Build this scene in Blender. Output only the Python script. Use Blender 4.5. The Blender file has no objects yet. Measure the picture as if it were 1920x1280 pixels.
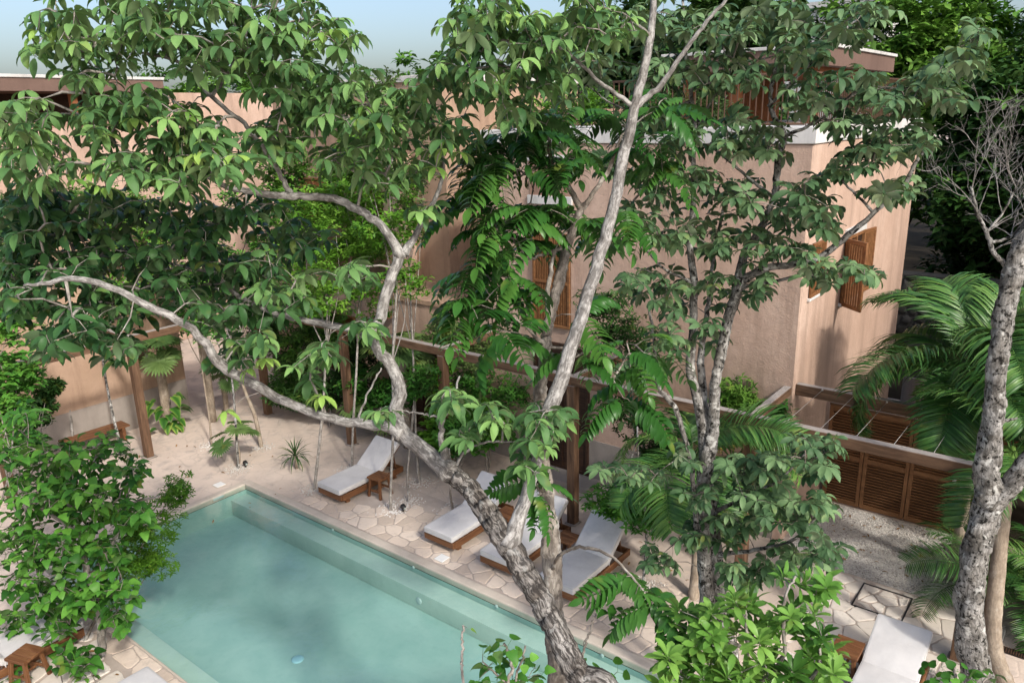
import bpy, bmesh, math, random
import numpy as np
from mathutils import Vector, Matrix
SC = bpy.context.scene
COL = SC.collection
PI = math.pi

# ---------------------------------------------------------------- camera
CAM = Vector((14.022812, -8.248127, 7.5))
AX_R = np.array((0.0, 0.0, 0.0)); AX_D = AX_R.copy(); AX_F = AX_R.copy()
FPX, CX, CY = 1450.0, 960.0, 640.0
def _axes():
    global AX_R, AX_D, AX_F
    d = np.array([1080.0-CX, 5600.0-CY, FPX]); d /= np.linalg.norm(d); up = -d
    p0 = (468.0, 907.5); s = .4566
    a = up[0]*(p0[0]-CX)+up[1]*(p0[1]-CY)+up[2]*FPX; b = up[0]+up[1]*s; t = -a/b
    v = np.array([p0[0]+t-CX, p0[1]+s*t-CY, FPX]); v /= np.linalg.norm(v)
    X = -v; Y = np.cross(up, X); M = np.array([X, Y, up])
    AX_R, AX_D, AX_F = M[:, 0], M[:, 1], M[:, 2]
_axes()
def P(u, v, D):                       # a point of the place seen at (u,v), D metres away along the view axis
    return np.array(CAM)+(AX_R*(u-CX)+AX_D*(v-CY)+AX_F*FPX)*(D/FPX)
def G(u, v, z=0.0):                   # the same on the level z
    r = AX_R*(u-CX)+AX_D*(v-CY)+AX_F*FPX
    return np.array(CAM)+r*((z-CAM.z)/r[2])
cam_d = bpy.data.cameras.new('camera'); cam_o = bpy.data.objects.new('camera', cam_d); COL.objects.link(cam_o)
mw = Matrix.Identity(4)
for i in range(3):
    mw[i][0] = AX_R[i]; mw[i][1] = -AX_D[i]; mw[i][2] = -AX_F[i]; mw[i][3] = CAM[i]
cam_o.matrix_world = mw
cam_d.sensor_width = 36.0; cam_d.lens = FPX/1920*36; cam_d.clip_start = .05; cam_d.clip_end = 3000
SC.camera = cam_o

# ---------------------------------------------------------------- sky, sun, exposure
SUN_EL, SAX, SAY = math.radians(40), .945, -.327
w = bpy.data.worlds.new('World'); SC.world = w; w.use_nodes = True
wn = w.node_tree.nodes; wl = w.node_tree.links; wn.clear()
sky = wn.new('ShaderNodeTexSky'); sky.sky_type = 'NISHITA'; sky.sun_disc = False
sky.sun_elevation = SUN_EL; sky.sun_rotation = math.atan2(SAX, SAY)
sky.air_density = 1.0; sky.dust_density = 4.2; sky.ozone_density = 2.0; sky.altitude = 10
bgn = wn.new('ShaderNodeBackground'); bgn.inputs[1].default_value = .15
wo = wn.new('ShaderNodeOutputWorld'); wl.new(sky.outputs[0], bgn.inputs[0]); wl.new(bgn.outputs[0], wo.inputs[0])
sd = bpy.data.lights.new('sun', 'SUN'); so = bpy.data.objects.new('sun', sd); COL.objects.link(so)
sd.energy = 2.05; sd.angle = math.radians(4.0); sd.color = (1.0, .95, .87)
so.location = (30, -10, 30)
sdir = Vector((SAX*math.cos(SUN_EL), SAY*math.cos(SUN_EL), math.sin(SUN_EL)))
so.rotation_euler = sdir.to_track_quat('Z', 'Y').to_euler()
SC.view_settings.view_transform = 'Standard'; SC.view_settings.look = 'None'
SC.view_settings.gamma = 1.0; SC.view_settings.exposure = 0.68
SC.render.engine = 'CYCLES'
SC.cycles.max_bounces = 7; SC.cycles.diffuse_bounces = 3; SC.cycles.transparent_max_bounces = 12

# ---------------------------------------------------------------- helpers: objects
RNG = np.random.default_rng(7)
random.seed(7)
def tag(o, label=None, cat=None, group=None, kind=None):
    if label: o['label'] = label
    if cat: o['category'] = cat
    if group: o['group'] = group
    if kind: o['kind'] = kind
    return o
def thing(name, label, cat, loc=(0, 0, 0), group=None, rz=0.0):
    o = bpy.data.objects.new(name, None); COL.objects.link(o)
    o.location = loc; o.rotation_euler = (0, 0, rz); o.empty_display_size = .2
    return tag(o, label, cat, group)
def link(name, me, parent=None, mat=None, M=None, kind=None):
    """one mesh object; geometry in world space (or local with matrix M), under parent"""
    o = bpy.data.objects.new(name, me); COL.objects.link(o)
    if mat is not None and len(me.materials) == 0: me.materials.append(mat)
    if M is not None: o.matrix_world = M
    if parent is not None:
        o.parent = parent
        top = parent; inv = Matrix.Identity(4)
        mats = []
        while top is not None: mats.append(top); top = top.parent
        W = Matrix.Identity(4)
        for p in reversed(mats):
            W = W @ p.matrix_parent_inverse @ p.matrix_basis
        o.matrix_parent_inverse = W.inverted()
    if kind: o['kind'] = kind
    return o
class MB:
    """collects vertices and faces of ONE mesh"""
    def __init__(s): s.v = []; s.f = []; s.n = 0; s.t = []; s.k = []
    def add(s, verts, faces, tint=None, bk=None):
        verts = np.asarray(verts, float); faces = [tuple(int(i)+s.n for i in f) for f in faces]
        s.v.append(verts); s.f += faces; s.n += len(verts)
        s.t.append(np.full(len(verts), .5) if tint is None else np.broadcast_to(np.asarray(tint, float), (len(verts),)))
        s.k.append(verts if bk is None else np.asarray(bk, float))
    def box(s, lo, hi, M=None):
        x0, y0, z0 = lo; x1, y1, z1 = hi
        v = np.array([(x0, y0, z0), (x1, y0, z0), (x1, y1, z0), (x0, y1, z0), (x0, y0, z1), (x1, y0, z1), (x1, y1, z1), (x0, y1, z1)], float)
        if M is not None: v = np.array([M @ Vector(p) for p in v])
        s.add(v, [(3, 2, 1, 0), (4, 5, 6, 7), (0, 1, 5, 4), (1, 2, 6, 5), (2, 3, 7, 6), (3, 0, 4, 7)])
    def mesh(s, name, smooth=False):
        me = bpy.data.meshes.new(name)
        v = np.concatenate(s.v) if s.v else np.zeros((0, 3))
        me.from_pydata(v.tolist(), [], s.f)
        a = me.attributes.new('tint', 'FLOAT', 'POINT'); a.data.foreach_set('value', np.concatenate(s.t).astype(np.float32))
        b = me.attributes.new('bk', 'FLOAT_VECTOR', 'POINT'); b.data.foreach_set('vector', np.concatenate(s.k).astype(np.float32).ravel())
        if smooth: me.polygons.foreach_set('use_smooth', np.ones(len(me.polygons), bool))
        me.update(); return me
def scatter(name, tmpl, R, T, tint, smooth=True):
    """many copies of a leaf template joined into one mesh (for foliage nobody could count)"""
    if isinstance(tmpl, list):               # several leaf shapes, still one mesh
        mb = MB(); V_ = []; L_ = []; S_ = []; t_ = []; off = 0
        for j, (V, F) in enumerate(tmpl):
            m = np.arange(j, len(T), len(tmpl))
            if len(m) == 0: continue
            vv = (np.einsum('nij,kj->nki', R[m], V)+T[m][:, None, :]).reshape(-1, 3); fi = np.array(F)
            L_.append(((fi[None]+(np.arange(len(m))*len(V))[:, None, None])+off).reshape(-1)); S_.append(np.full(len(F)*len(m), 4)); V_.append(vv); t_.append(np.repeat(tint[m], len(V))); off += len(vv)
        me = bpy.data.meshes.new(name); allv = np.concatenate(V_); loops = np.concatenate(L_); tot = np.concatenate(S_)
        me.vertices.add(len(allv)); me.vertices.foreach_set('co', allv.astype(np.float32).ravel()); me.loops.add(len(loops)); me.loops.foreach_set('vertex_index', loops.astype(np.int32))
        me.polygons.add(len(tot)); me.polygons.foreach_set('loop_start', (np.arange(len(tot))*4).astype(np.int32)); me.polygons.foreach_set('loop_total', tot.astype(np.int32)); me.update(calc_edges=True); me.validate()
        a = me.attributes.new('tint', 'FLOAT', 'POINT'); a.data.foreach_set('value', np.concatenate(t_).astype(np.float32)); me.polygons.foreach_set('use_smooth', np.ones(len(me.polygons), bool))
        return me
    V, F = tmpl; n = len(T); k = len(V)
    vv = np.einsum('nij,kj->nki', R, V)+T[:, None, :]
    me = bpy.data.meshes.new(name)
    fl = np.array([len(f) for f in F]); fi = np.concatenate([np.array(f) for f in F])
    allv = vv.reshape(-1, 3)
    loops = (fi[None, :]+(np.arange(n)*k)[:, None]).ravel()
    tot = np.tile(fl, n); start = np.concatenate([[0], np.cumsum(tot)[:-1]])
    me.vertices.add(len(allv)); me.vertices.foreach_set('co', allv.astype(np.float32).ravel())
    me.loops.add(len(loops)); me.loops.foreach_set('vertex_index', loops.astype(np.int32))
    me.polygons.add(len(tot)); me.polygons.foreach_set('loop_start', start.astype(np.int32)); me.polygons.foreach_set('loop_total', tot.astype(np.int32))
    me.update(calc_edges=True); me.validate()
    a = me.attributes.new('tint', 'FLOAT', 'POINT'); a.data.foreach_set('value', np.repeat(tint, k).astype(np.float32))
    if smooth: me.polygons.foreach_set('use_smooth', np.ones(len(me.polygons), bool))
    return me
def bevbox(lo, hi, bev=.01, seg=2, name='piece', smooth=True, bulge=0):
    bm = bmesh.new(); bmesh.ops.create_cube(bm, size=1)
    c = [(a+b)/2 for a, b in zip(lo, hi)]; d = [b-a for a, b in zip(lo, hi)]
    for v in bm.verts: v.co = Vector([c[i]+v.co[i]*d[i] for i in range(3)])
    if bev: bmesh.ops.bevel(bm, geom=bm.edges[:], offset=bev, segments=seg, profile=.6, affect='EDGES')
    me = bpy.data.meshes.new(name); bm.to_mesh(me); bm.free()
    if smooth:
        me.polygons.foreach_set('use_smooth', np.ones(len(me.polygons), bool))
        try: me.set_sharp_from_angle(angle=math.radians(50))
        except Exception: pass
    return me
def frame_x(p0, p1, up=(0, 0, 1)):
    x = (Vector(p1)-Vector(p0)); L = x.length; x.normalize(); u = Vector(up)
    if abs(x.dot(u)) > .95: u = Vector((0, 1, 0))
    y = u.cross(x).normalized(); z = x.cross(y)
    M = Matrix(((x.x, y.x, z.x, p0[0]), (x.y, y.y, z.y, p0[1]), (x.z, y.z, z.z, p0[2]), (0, 0, 0, 1)))
    return M, L
def beam(name, p0, p1, wd, ht, mat, parent, bev=.008, up=(0, 0, 1)):
    """timber from p0 to p1, local X along the grain"""
    M, L = frame_x(p0, p1, up)
    return link(name, bevbox((0, -wd/2, -ht/2), (L, wd/2, ht/2), bev, 1, name, False), parent, mat, M)
def boxo(name, lo, hi, mat, parent=None, bev=0.0):
    """box with its own origin at the centre of its base"""
    c = Vector(((lo[0]+hi[0])/2, (lo[1]+hi[1])/2, lo[2]))
    return link(name, bevbox([lo[i]-c[i] for i in range(3)], [hi[i]-c[i] for i in range(3)], bev, 1, name, False), parent, mat, Matrix.Translation(c))

# ---------------------------------------------------------------- helpers: materials
MATS = {}
class NT:
    def __init__(s, name):
        s.m = bpy.data.materials.new(name); s.m.use_nodes = True; s.t = s.m.node_tree; s.t.nodes.clear()
        s.out = s.t.nodes.new('ShaderNodeOutputMaterial'); MATS[name] = s.m
    def n(s, ty, **kw):
        nd = s.t.nodes.new('ShaderNode'+ty)
        for k, v in kw.items(): setattr(nd, k, v)
        return nd
    def l(s, a, b): s.t.links.new(a, b)
    def coord(s, kind='pos', scale=(1, 1, 1)):
        if kind == 'pos': o = s.n('NewGeometry').outputs['Position']
        elif kind == 'obj': o = s.n('TexCoord').outputs['Object']
        else:
            a = s.n('Attribute'); a.attribute_name = kind; o = a.outputs['Vector']
        mp = s.n('Mapping'); s.l(o, mp.inputs[0]); mp.inputs['Scale'].default_value = scale
        return mp.outputs[0]
    def noise(s, vec, scale, detail=4, rough=.55, dist=0.0):
        nd = s.n('TexNoise'); s.l(vec, nd.inputs['Vector']); nd.inputs['Scale'].default_value = scale
        nd.inputs['Detail'].default_value = detail; nd.inputs['Roughness'].default_value = rough; nd.inputs['Distortion'].default_value = dist
        return nd.outputs['Fac']
    def ramp(s, fac, stops, interp='LINEAR'):
        r = s.n('ValToRGB'); s.l(fac, r.inputs[0]); e = r.color_ramp.elements; r.color_ramp.interpolation = interp
        while len(e) < len(stops): e.new(.5)
        for el, (p, c) in zip(e, stops): el.position = p; el.color = (c[0], c[1], c[2], 1) if hasattr(c, '__len__') else (c, c, c, 1)
        return r.outputs[0]
    def mix(s, fac, a, b, mode='MIX'):
        m = s.n('Mix', data_type='RGBA', blend_type=mode)
        for sock, v in ((m.inputs[0], fac), (m.inputs[6], a), (m.inputs[7], b)):
            if hasattr(v, 'links'): s.l(v, sock)
            elif hasattr(v, '__len__'): sock.default_value = (v[0], v[1], v[2], 1)
            else: sock.default_value = v
        return m.outputs[2]
    def math(s, op, a, b=0.0):
        m = s.n('Math', operation=op)
        for sock, v in ((m.inputs[0], a), (m.inputs[1], b)):
            if hasattr(v, 'links'): s.l(v, sock)
            else: sock.default_value = v
        return m.outputs[0]
    def bump(s, h, strength=.4, dist=.01):
        b = s.n('Bump'); s.l(h, b.inputs['Height']); b.inputs['Strength'].default_value = strength; b.inputs['Distance'].default_value = dist
        return b.outputs[0]
    def bsdf(s, col, rough=.8, normal=None, spec=.3, **kw):
        b = s.n('BsdfPrincipled')
        if hasattr(col, 'links'): s.l(col, b.inputs['Base Color'])
        else: b.inputs['Base Color'].default_value = (*col, 1)
        if hasattr(rough, 'links'): s.l(rough, b.inputs['Roughness'])
        else: b.inputs['Roughness'].default_value = rough
        b.inputs['Specular IOR Level'].default_value = spec
        if normal is not None: s.l(normal, b.inputs['Normal'])
        for k, v in kw.items(): b.inputs[k].default_value = v
        return b.outputs[0]
    def done(s, sh): s.l(sh, s.out.inputs[0]); return s.m
def m_stucco(name, c1, c2, c3, streak=.35, bs=.5):
    t = NT(name); p = t.coord('pos')
    a = t.noise(p, .55, 6, .6); b = t.noise(t.coord('pos', (1.3, 1.3, .16)), 2.2, 5, .62); f = t.noise(p, 38, 3, .6); g = t.noise(p, 7, 5, .65)
    col = t.ramp(a, [(.3, c1), (.52, c2), (.75, c3)])
    col = t.mix(t.math('MULTIPLY', t.ramp(b, [(.46, 0), (.64, 1)]), streak), col, tuple(x*.62 for x in c1))
    col = t.mix(t.math('MULTIPLY', t.ramp(g, [(.35, 1), (.6, 0)]), .28), col, tuple(x*.78 for x in c2))
    col = t.mix(t.math('MULTIPLY', t.ramp(f, [(.55, 0), (.8, 1)]), .25), col, tuple(min(1, x*1.25) for x in c3))
    h = t.math('ADD', t.math('MULTIPLY', f, .5), g)
    return t.done(t.bsdf(col, .93, t.bump(h, bs, .02), .15))
def m_wood(name, dark, mid, light, rough=.6, grey=0.0):
    t = NT(name); p = t.coord('obj', (1, 9, 9)); r = t.n('ObjectInfo').outputs['Random']
    mp = t.n('VectorMath', operation='ADD'); t.l(p, mp.inputs[0])
    cb = t.n('CombineXYZ'); t.l(t.math('MULTIPLY', r, 37.0), cb.inputs[0]); t.l(t.math('MULTIPLY', r, 11.0), cb.inputs[1]); t.l(cb.outputs[0], mp.inputs[1])
    v = mp.outputs[0]
    a = t.noise(v, 1.6, 5, .6, .8); b = t.noise(v, 9, 4, .65, .3)
    col = t.ramp(a, [(.3, dark), (.5, mid), (.72, light)])
    col = t.mix(t.math('MULTIPLY', t.ramp(b, [(.45, 0), (.7, 1)]), .5), col, dark)
    col = t.mix(t.math('MULTIPLY', r, .35), col, mid)
    if grey:                                       # sun-bleached upper side
        nrm = t.n('NewGeometry').outputs['Normal']; sx = t.n('SeparateXYZ'); t.l(nrm, sx.inputs[0])
        col = t.mix(t.math('MULTIPLY', t.ramp(sx.outputs[2], [(.6, 0), (.9, 1)]), grey), col, t.ramp(b, [(.3, (.20, .18, .16)), (.7, (.48, .45, .42))]))
    return t.done(t.bsdf(col, rough, t.bump(b, .35, .006), .3))
def m_bark(name, base, dark, pale, fiss=.5, lichen=.5, bumpd=.02, scale=1.0):
    t = NT(name); v = t.coord('bk', (1, 1, .28)); p = t.coord('bk')
    f = t.noise(v, 34*scale, 6, .68, .6); a = t.noise(p, 5.5*scale, 5, .65, .4); c = t.noise(p, 17*scale, 4, .7)
    col = t.ramp(a, [(.36, base), (.52, tuple((x+y)/2 for x, y in zip(base, pale))), (.66, pale)])
    col = t.mix(t.math('MULTIPLY', t.ramp(f, [(.46, 1), (.55, 0)]), fiss), col, dark)
    col = t.mix(t.math('MULTIPLY', t.ramp(c, [(.52, 0), (.60, 1)]), lichen), col, dark)
    col = t.mix(t.math('MULTIPLY', t.ramp(t.noise(p, 9*scale, 3, .6), [(.58, 0), (.68, 1)]), lichen*.8), col, (.52, .52, .49))
    h = t.math('ADD', f, t.math('MULTIPLY', a, .6))
    return t.done(t.bsdf(col, .92, t.bump(h, .9, bumpd), .15))
def m_leaf(name, dark, mid, light, back=None, rough=.42, trans=.28, spec=.16):
    trans *= .75; dark, mid, light = [tuple(x*k for x in c) for c, k in ((dark, .80), (mid, .96), (light, 1.0))]; back = tuple(x*.75 for x in back) if back else None
    t = NT(name)
    at = t.n('Attribute'); at.attribute_name = 'tint'; r = t.n('ObjectInfo').outputs['Random']
    x = t.math('ADD', t.math('MULTIPLY', at.outputs['Fac'], .65), t.math('MULTIPLY', r, .35))
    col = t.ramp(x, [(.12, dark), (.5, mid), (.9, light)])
    n = t.noise(t.coord('pos'), 14, 3, .6); col = t.mix(t.math('MULTIPLY', t.ramp(n, [(.4, 0), (.75, 1)]), .22), col, tuple(c*.55 for c in mid))
    yl = t.noise(t.coord('pos'), 4.3, 2, .5); col = t.mix(t.math('MULTIPLY', t.ramp(yl, [(.63, 0), (.72, 1)]), .4), col, (.22, .23, .045))
    if back is not None:
        bf = t.n('NewGeometry').outputs['Backfacing']; col = t.mix(bf, col, t.mix(.65, col, back))
    b = t.bsdf(col, rough, t.bump(t.noise(t.coord('pos'), 60, 2), .12, .004), spec)
    tr = t.n('BsdfTranslucent'); t.l(t.mix(1.0, col, (1.0, 1.15, .55), 'MULTIPLY'), tr.inputs[0])
    ms = t.n('MixShader'); ms.inputs[0].default_value = trans; t.l(b, ms.inputs[1]); t.l(tr.outputs[0], ms.inputs[2])
    return t.done(ms.outputs[0])
def m_plain(name, col, rough=.6, spec=.3, nz=.15, sc=6.0, metal=0.0, bs=.15):
    t = NT(name); n = t.noise(t.coord('pos'), sc, 5, .6)
    c = t.mix(t.math('MULTIPLY', t.ramp(n, [(.3, 1), (.7, 0)]), nz*2), col, tuple(x*.6 for x in col))
    return t.done(t.bsdf(c, rough, t.bump(t.noise(t.coord('pos'), sc*9, 3), bs, .004), spec, Metallic=metal))

m_stucco('stucco_rose', (.40, .275, .21), (.47, .33, .255), (.55, .41, .33), .5, .7)
m_stucco('stucco_rust', (.30, .20, .14), (.37, .255, .18), (.45, .315, .23), .5, .5)
m_stucco('stucco_brown', (.26, .16, .12), (.31, .195, .145), (.37, .235, .18), .3, .4)
m_stucco('cement_grey', (.23, .20, .175), (.29, .255, .225), (.34, .30, .265), .3, .3)
m_stucco('cap_white', (.44, .43, .41), (.56, .55, .53), (.66, .65, .63), .5, .2)
m_stucco('fascia_brown', (.13, .085, .07), (.16, .105, .085), (.20, .13, .105), .3, .2)
m_stucco('rust_steel', (.16, .065, .03), (.23, .09, .04), (.30, .13, .06), .3, .2)
m_wood('timber', (.055, .030, .017), (.118, .066, .038), (.21, .125, .075), .75, .8)
m_wood('teak', (.070, .028, .011), (.145, .062, .026), (.23, .115, .052), .5, 0)
m_wood('louvre', (.11, .050, .020), (.20, .096, .042), (.28, .145, .068), .6, 0)
m_wood('shutter', (.11, .048, .018), (.20, .09, .036), (.29, .145, .062), .55, 0)
m_wood('dark_wood', (.02, .011, .007), (.045, .022, .013), (.08, .04, .022), .55, 0)
m_bark('bark_fissured', (.12, .105, .092), (.020, .017, .015), (.37, .35, .325), .85, .5, .02, 1.3)
m_bark('bark_pale', (.20, .18, .155), (.07, .058, .05), (.40, .375, .34), .4, .4, .01)
m_bark('bark_smooth', (.19, .178, .165), (.045, .039, .034), (.43, .42, .40), .6, .35, .008, 1.2)
m_bark('bark_lichen', (.13, .12, .105), (.016, .015, .013), (.38, .37, .35), .5, 1.0, .012, 1.0)
m_bark('bark_grey', (.17, .145, .12), (.05, .04, .033), (.34, .31, .27), .5, .5, .01)
m_bark('bark_palm', (.25, .20, .15), (.10, .075, .055), (.38, .32, .25), .3, .2, .01)
m_leaf('leaf_palmate', (.034, .092, .030), (.090, .195, .066), (.20, .355, .105), (.19, .27, .13), .5, .28)
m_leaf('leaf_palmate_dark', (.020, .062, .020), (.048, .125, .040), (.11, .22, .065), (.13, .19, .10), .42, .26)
m_leaf('leaf_young', (.13, .27, .05), (.21, .38, .08), (.33, .48, .11), (.25, .36, .13), .45, .35)
m_leaf('leaf_greygreen', (.032, .078, .034), (.082, .160, .070), (.20, .31, .14), (.21, .26, .16), .5, .22)
m_leaf('leaf_pinnate', (.014, .062, .012), (.036, .122, .022), (.095, .215, .038), (.08, .15, .06), .3, .28)
m_leaf('leaf_heart', (.018, .075, .012), (.056, .18, .026), (.15, .35, .05), (.11, .19, .07), .42, .28)
m_leaf('leaf_bright', (.040, .125, .012), (.095, .235, .024), (.20, .38, .05), (.16, .30, .06), .4, .35)
m_leaf('leaf_rosette', (.032, .105, .020), (.10, .235, .040), (.24, .42, .09), (.20, .33, .10), .34, .28)
m_leaf('leaf_olive', (.035, .075, .018), (.085, .15, .04), (.19, .27, .09), (.18, .24, .11), .45, .25)
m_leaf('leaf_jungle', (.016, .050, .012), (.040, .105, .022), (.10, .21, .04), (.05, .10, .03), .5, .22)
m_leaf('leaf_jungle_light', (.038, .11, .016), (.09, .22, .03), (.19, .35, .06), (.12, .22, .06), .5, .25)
m_leaf('leaf_palm', (.016, .062, .014), (.052, .145, .030), (.15, .27, .06), (.09, .15, .06), .36, .22, .3)
m_leaf('leaf_fan', (.030, .075, .022), (.080, .15, .045), (.20, .27, .08), (.16, .22, .09), .4, .22)
m_leaf('leaf_variegated', (.018, .07, .012), (.05, .15, .025), (.33, .42, .09), (.12, .22, .06), .3, .2)
m_leaf('leaf_dry', (.12, .06, .025), (.24, .13, .05), (.40, .24, .09), (.3, .2, .1), .7, .1)
m_leaf('petal_yellow', (.45, .30, .03), (.62, .46, .05), (.75, .60, .12), None, .6, .2)
m_leaf('petal_pink', (.55, .12, .18), (.70, .22, .28), (.80, .40, .42), None, .6, .2)
m_plain('black_metal', (.012, .012, .012), .4, .5, 0)
m_plain('white_plastic', (.70, .70, .68), .35, .5, .05)
m_plain('blue_plastic', (.30, .50, .55), .35, .5, .05)
m_plain('lamp_glass', (.40, .48, .47), .2, .5, .05)
m_plain('steel_cable', (.50, .48, .45), .45, .5, .05, metal=.6)
m_plain('dark_glass', (.012, .012, .013), .08, .6, 0)
m_plain('rust_bar', (.10, .055, .035), .6, .3, .2)
def m_fabric():
    t = NT('cushion_fabric'); p = t.coord('obj'); wv = t.noise(p, 260, 2); a = t.noise(p, 3, 4, .6)
    col = t.mix(t.ramp(a, [(.35, 0), (.7, 1)]), (.50, .49, .485), (.58, .57, .56))
    return t.done(t.bsdf(col, .95, t.bump(t.math('ADD', t.math('MULTIPLY', wv, .3), t.noise(p, 5, 3, .5)), .5, .03), .1))
m_fabric(); m_plain('piping_fabric', (.46, .45, .44), .95, .1, .05)
def m_ground():
    t = NT('sandy_deck'); p = t.coord('pos')
    a = t.noise(p, .45, 6, .62, .3); b = t.noise(p, 2.3, 6, .68, .5); c = t.noise(p, 30, 4, .7)
    col = t.ramp(a, [(.32, (.43, .36, .305)), (.5, (.54, .45, .38)), (.68, (.61, .51, .43))])
    col = t.mix(t.math('MULTIPLY', t.ramp(b, [(.50, 0), (.68, 1)]), .62), col, (.29, .265, .245))
    vo = t.n('TexVoronoi', feature='DISTANCE_TO_EDGE'); t.l(t.coord('pos'), vo.inputs['Vector']); vo.inputs['Scale'].default_value = 2.3
    ed = t.ramp(vo.outputs['Distance'], [(.0, 1), (.05, 0)])
    col = t.mix(t.math('MULTIPLY', t.math('MULTIPLY', ed, t.ramp(t.noise(p, 1.1, 3), [(.42, 0), (.6, 1)])), .35), col, (.24, .21, .185))
    col = t.mix(t.math('MULTIPLY', t.ramp(c, [(.58, 0), (.75, 1)]), .3), col, (.68, .60, .53))
    col = t.mix(t.math('MULTIPLY', t.ramp(t.noise(p, 55, 2), [(.70, 0), (.76, 1)]), .6), col, (.17, .13, .10))
    h = t.math('ADD', t.math('MULTIPLY', b, 1.0), t.math('MULTIPLY', c, .35)); h = t.math('SUBTRACT', h, t.math('MULTIPLY', ed, .2))
    return t.done(t.bsdf(col, .95, t.bump(h, .5, .03), .12))
m_ground()
def m_stone(name, c1, c2, c3, gl=.5):
    t = NT(name); p = t.coord('pos'); r = t.n('ObjectInfo').outputs['Random']
    a = t.noise(p, 6, 6, .68, .4); b = t.noise(p, 26, 4, .7)
    col = t.ramp(t.math('ADD', t.math('MULTIPLY', r, .55), t.math('MULTIPLY', a, .45)), [(.2, c1), (.5, c2), (.8, c3)])
    col = t.mix(t.math('MULTIPLY', t.ramp(a, [(.52, 0), (.68, 1)]), gl), col, tuple(x*.62 for x in c1))
    col = t.mix(t.math('MULTIPLY', t.ramp(b, [(.6, 0), (.72, 1)]), .35), col, tuple(x*.5 for x in c2))
    return t.done(t.bsdf(col, .9, t.bump(t.math('ADD', a, t.math('MULTIPLY', b, .4)), .55, .015), .15))
m_stone('limestone_flag', (.45, .37, .30), (.57, .47, .385), (.67, .57, .475), .4)
m_stone('limestone_pale', (.52, .47, .41), (.63, .57, .50), (.72, .66, .59), .35)
m_stone('dry_stone_shaded', (.055, .052, .044), (.085, .08, .068), (.13, .12, .105), .6)  # stone colour darkened to carry the deep shade behind the gate
m_stone('gravel_white', (.50, .47, .43), (.62, .59, .55), (.74, .71, .67), .3)
def m_mortar():
    t = NT('mortar'); p = t.coord('pos'); a = t.noise(p, 4, 5, .65); c = t.noise(p, 60, 3, .7)
    col = t.ramp(a, [(.3, (.33, .28, .24)), (.7, (.44, .37, .315))]); col = t.mix(t.math('MULTIPLY', c, .3), col, (.5, .44, .39))
    return t.done(t.bsdf(col, .95, t.bump(c, .5, .01), .1))
m_mortar()
def m_plaster(name, c1, c2, sc=1.2):
    t = NT(name); p = t.coord('pos'); a = t.noise(p, sc, 6, .62, .6); b = t.noise(p, sc*6, 4, .65)
    col = t.ramp(a, [(.3, c1), (.7, c2)]); col = t.mix(t.math('MULTIPLY', t.ramp(b, [(.5, 0), (.75, 1)]), .18), col, tuple(x*.7 for x in c1))
    return t.done(t.bsdf(col, .8, t.bump(b, .15, .006), .2))
m_plaster('pool_plaster', (.25, .385, .35), (.33, .46, .42))
m_plaster('pool_plaster_lit', (.36, .46, .41), (.44, .54, .48))  # paler copy of the pool plaster: shallow water's extra light put into the colour
m_plaster('coping_plaster', (.42, .365, .305), (.54, .475, .40), 2.0)
def m_water():
    t = NT('water'); p = t.coord('pos', (1, 1, 1))
    nrm = t.bump(t.math('ADD', t.noise(p, 2.2, 3, .5, .4), t.math('MULTIPLY', t.noise(p, 9, 2), .35)), .22, .03)
    tr = t.n('BsdfTransparent'); tr.inputs[0].default_value = (.86, .965, .95, 1)
    gl = t.n('BsdfGlossy'); gl.inputs['Roughness'].default_value = .02; t.l(nrm, gl.inputs['Normal'])
    lw_ = t.n('LayerWeight'); lw_.inputs[0].default_value = .5; t.l(nrm, lw_.inputs['Normal'])
    fr = t.math('ADD', t.math('MULTIPLY', t.math('POWER', lw_.outputs['Facing'], 4.2), .95), .04)
    ms = t.n('MixShader'); t.l(fr, ms.inputs[0]); t.l(tr.outputs[0], ms.inputs[1]); t.l(gl.outputs[0], ms.inputs[2])
    return t.done(ms.outputs[0])
m_water()
def m_haze_gravel():
    t = NT('gravel_floor'); p = t.coord('pos'); vo = t.n('TexVoronoi'); t.l(p, vo.inputs['Vector']); vo.inputs['Scale'].default_value = 42
    col = t.ramp(vo.outputs['Color'], [(.2, (.34, .32, .29)), (.6, (.54, .51, .47)), (.9, (.68, .65, .61))])
    col = t.mix(t.math('MULTIPLY', t.ramp(t.noise(p, 3, 5, .65), [(.5, 0), (.7, 1)]), .45), col, (.13, .10, .08))
    return t.done(t.bsdf(col, .95, t.bump(vo.outputs['Distance'], .9, .02), .1))
m_haze_gravel()
M_ = MATS

# ================================================================ SETTING
PX1, PY0 = 11.5, -4.05                 # pool: X 0..PX1, Y PY0..0
def sheet(name, rects, z, mat, kind='structure'):
    mb = MB()
    for (x0, y0, x1, y1) in rects: mb.add([(x0, y0, z), (x1, y0, z), (x1, y1, z), (x0, y1, z)], [(0, 1, 2, 3)])
    return tag(link(name, mb.mesh(name), None, mat), kind=kind)
CW = .17
ground = sheet('ground', [(-900, -900, -CW, 900), (PX1+CW, -900, 900, 900), (-CW, -900, PX1+CW, PY0-.01), (-CW, CW, PX1+CW, 900)], 0, M_['sandy_deck'])
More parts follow.
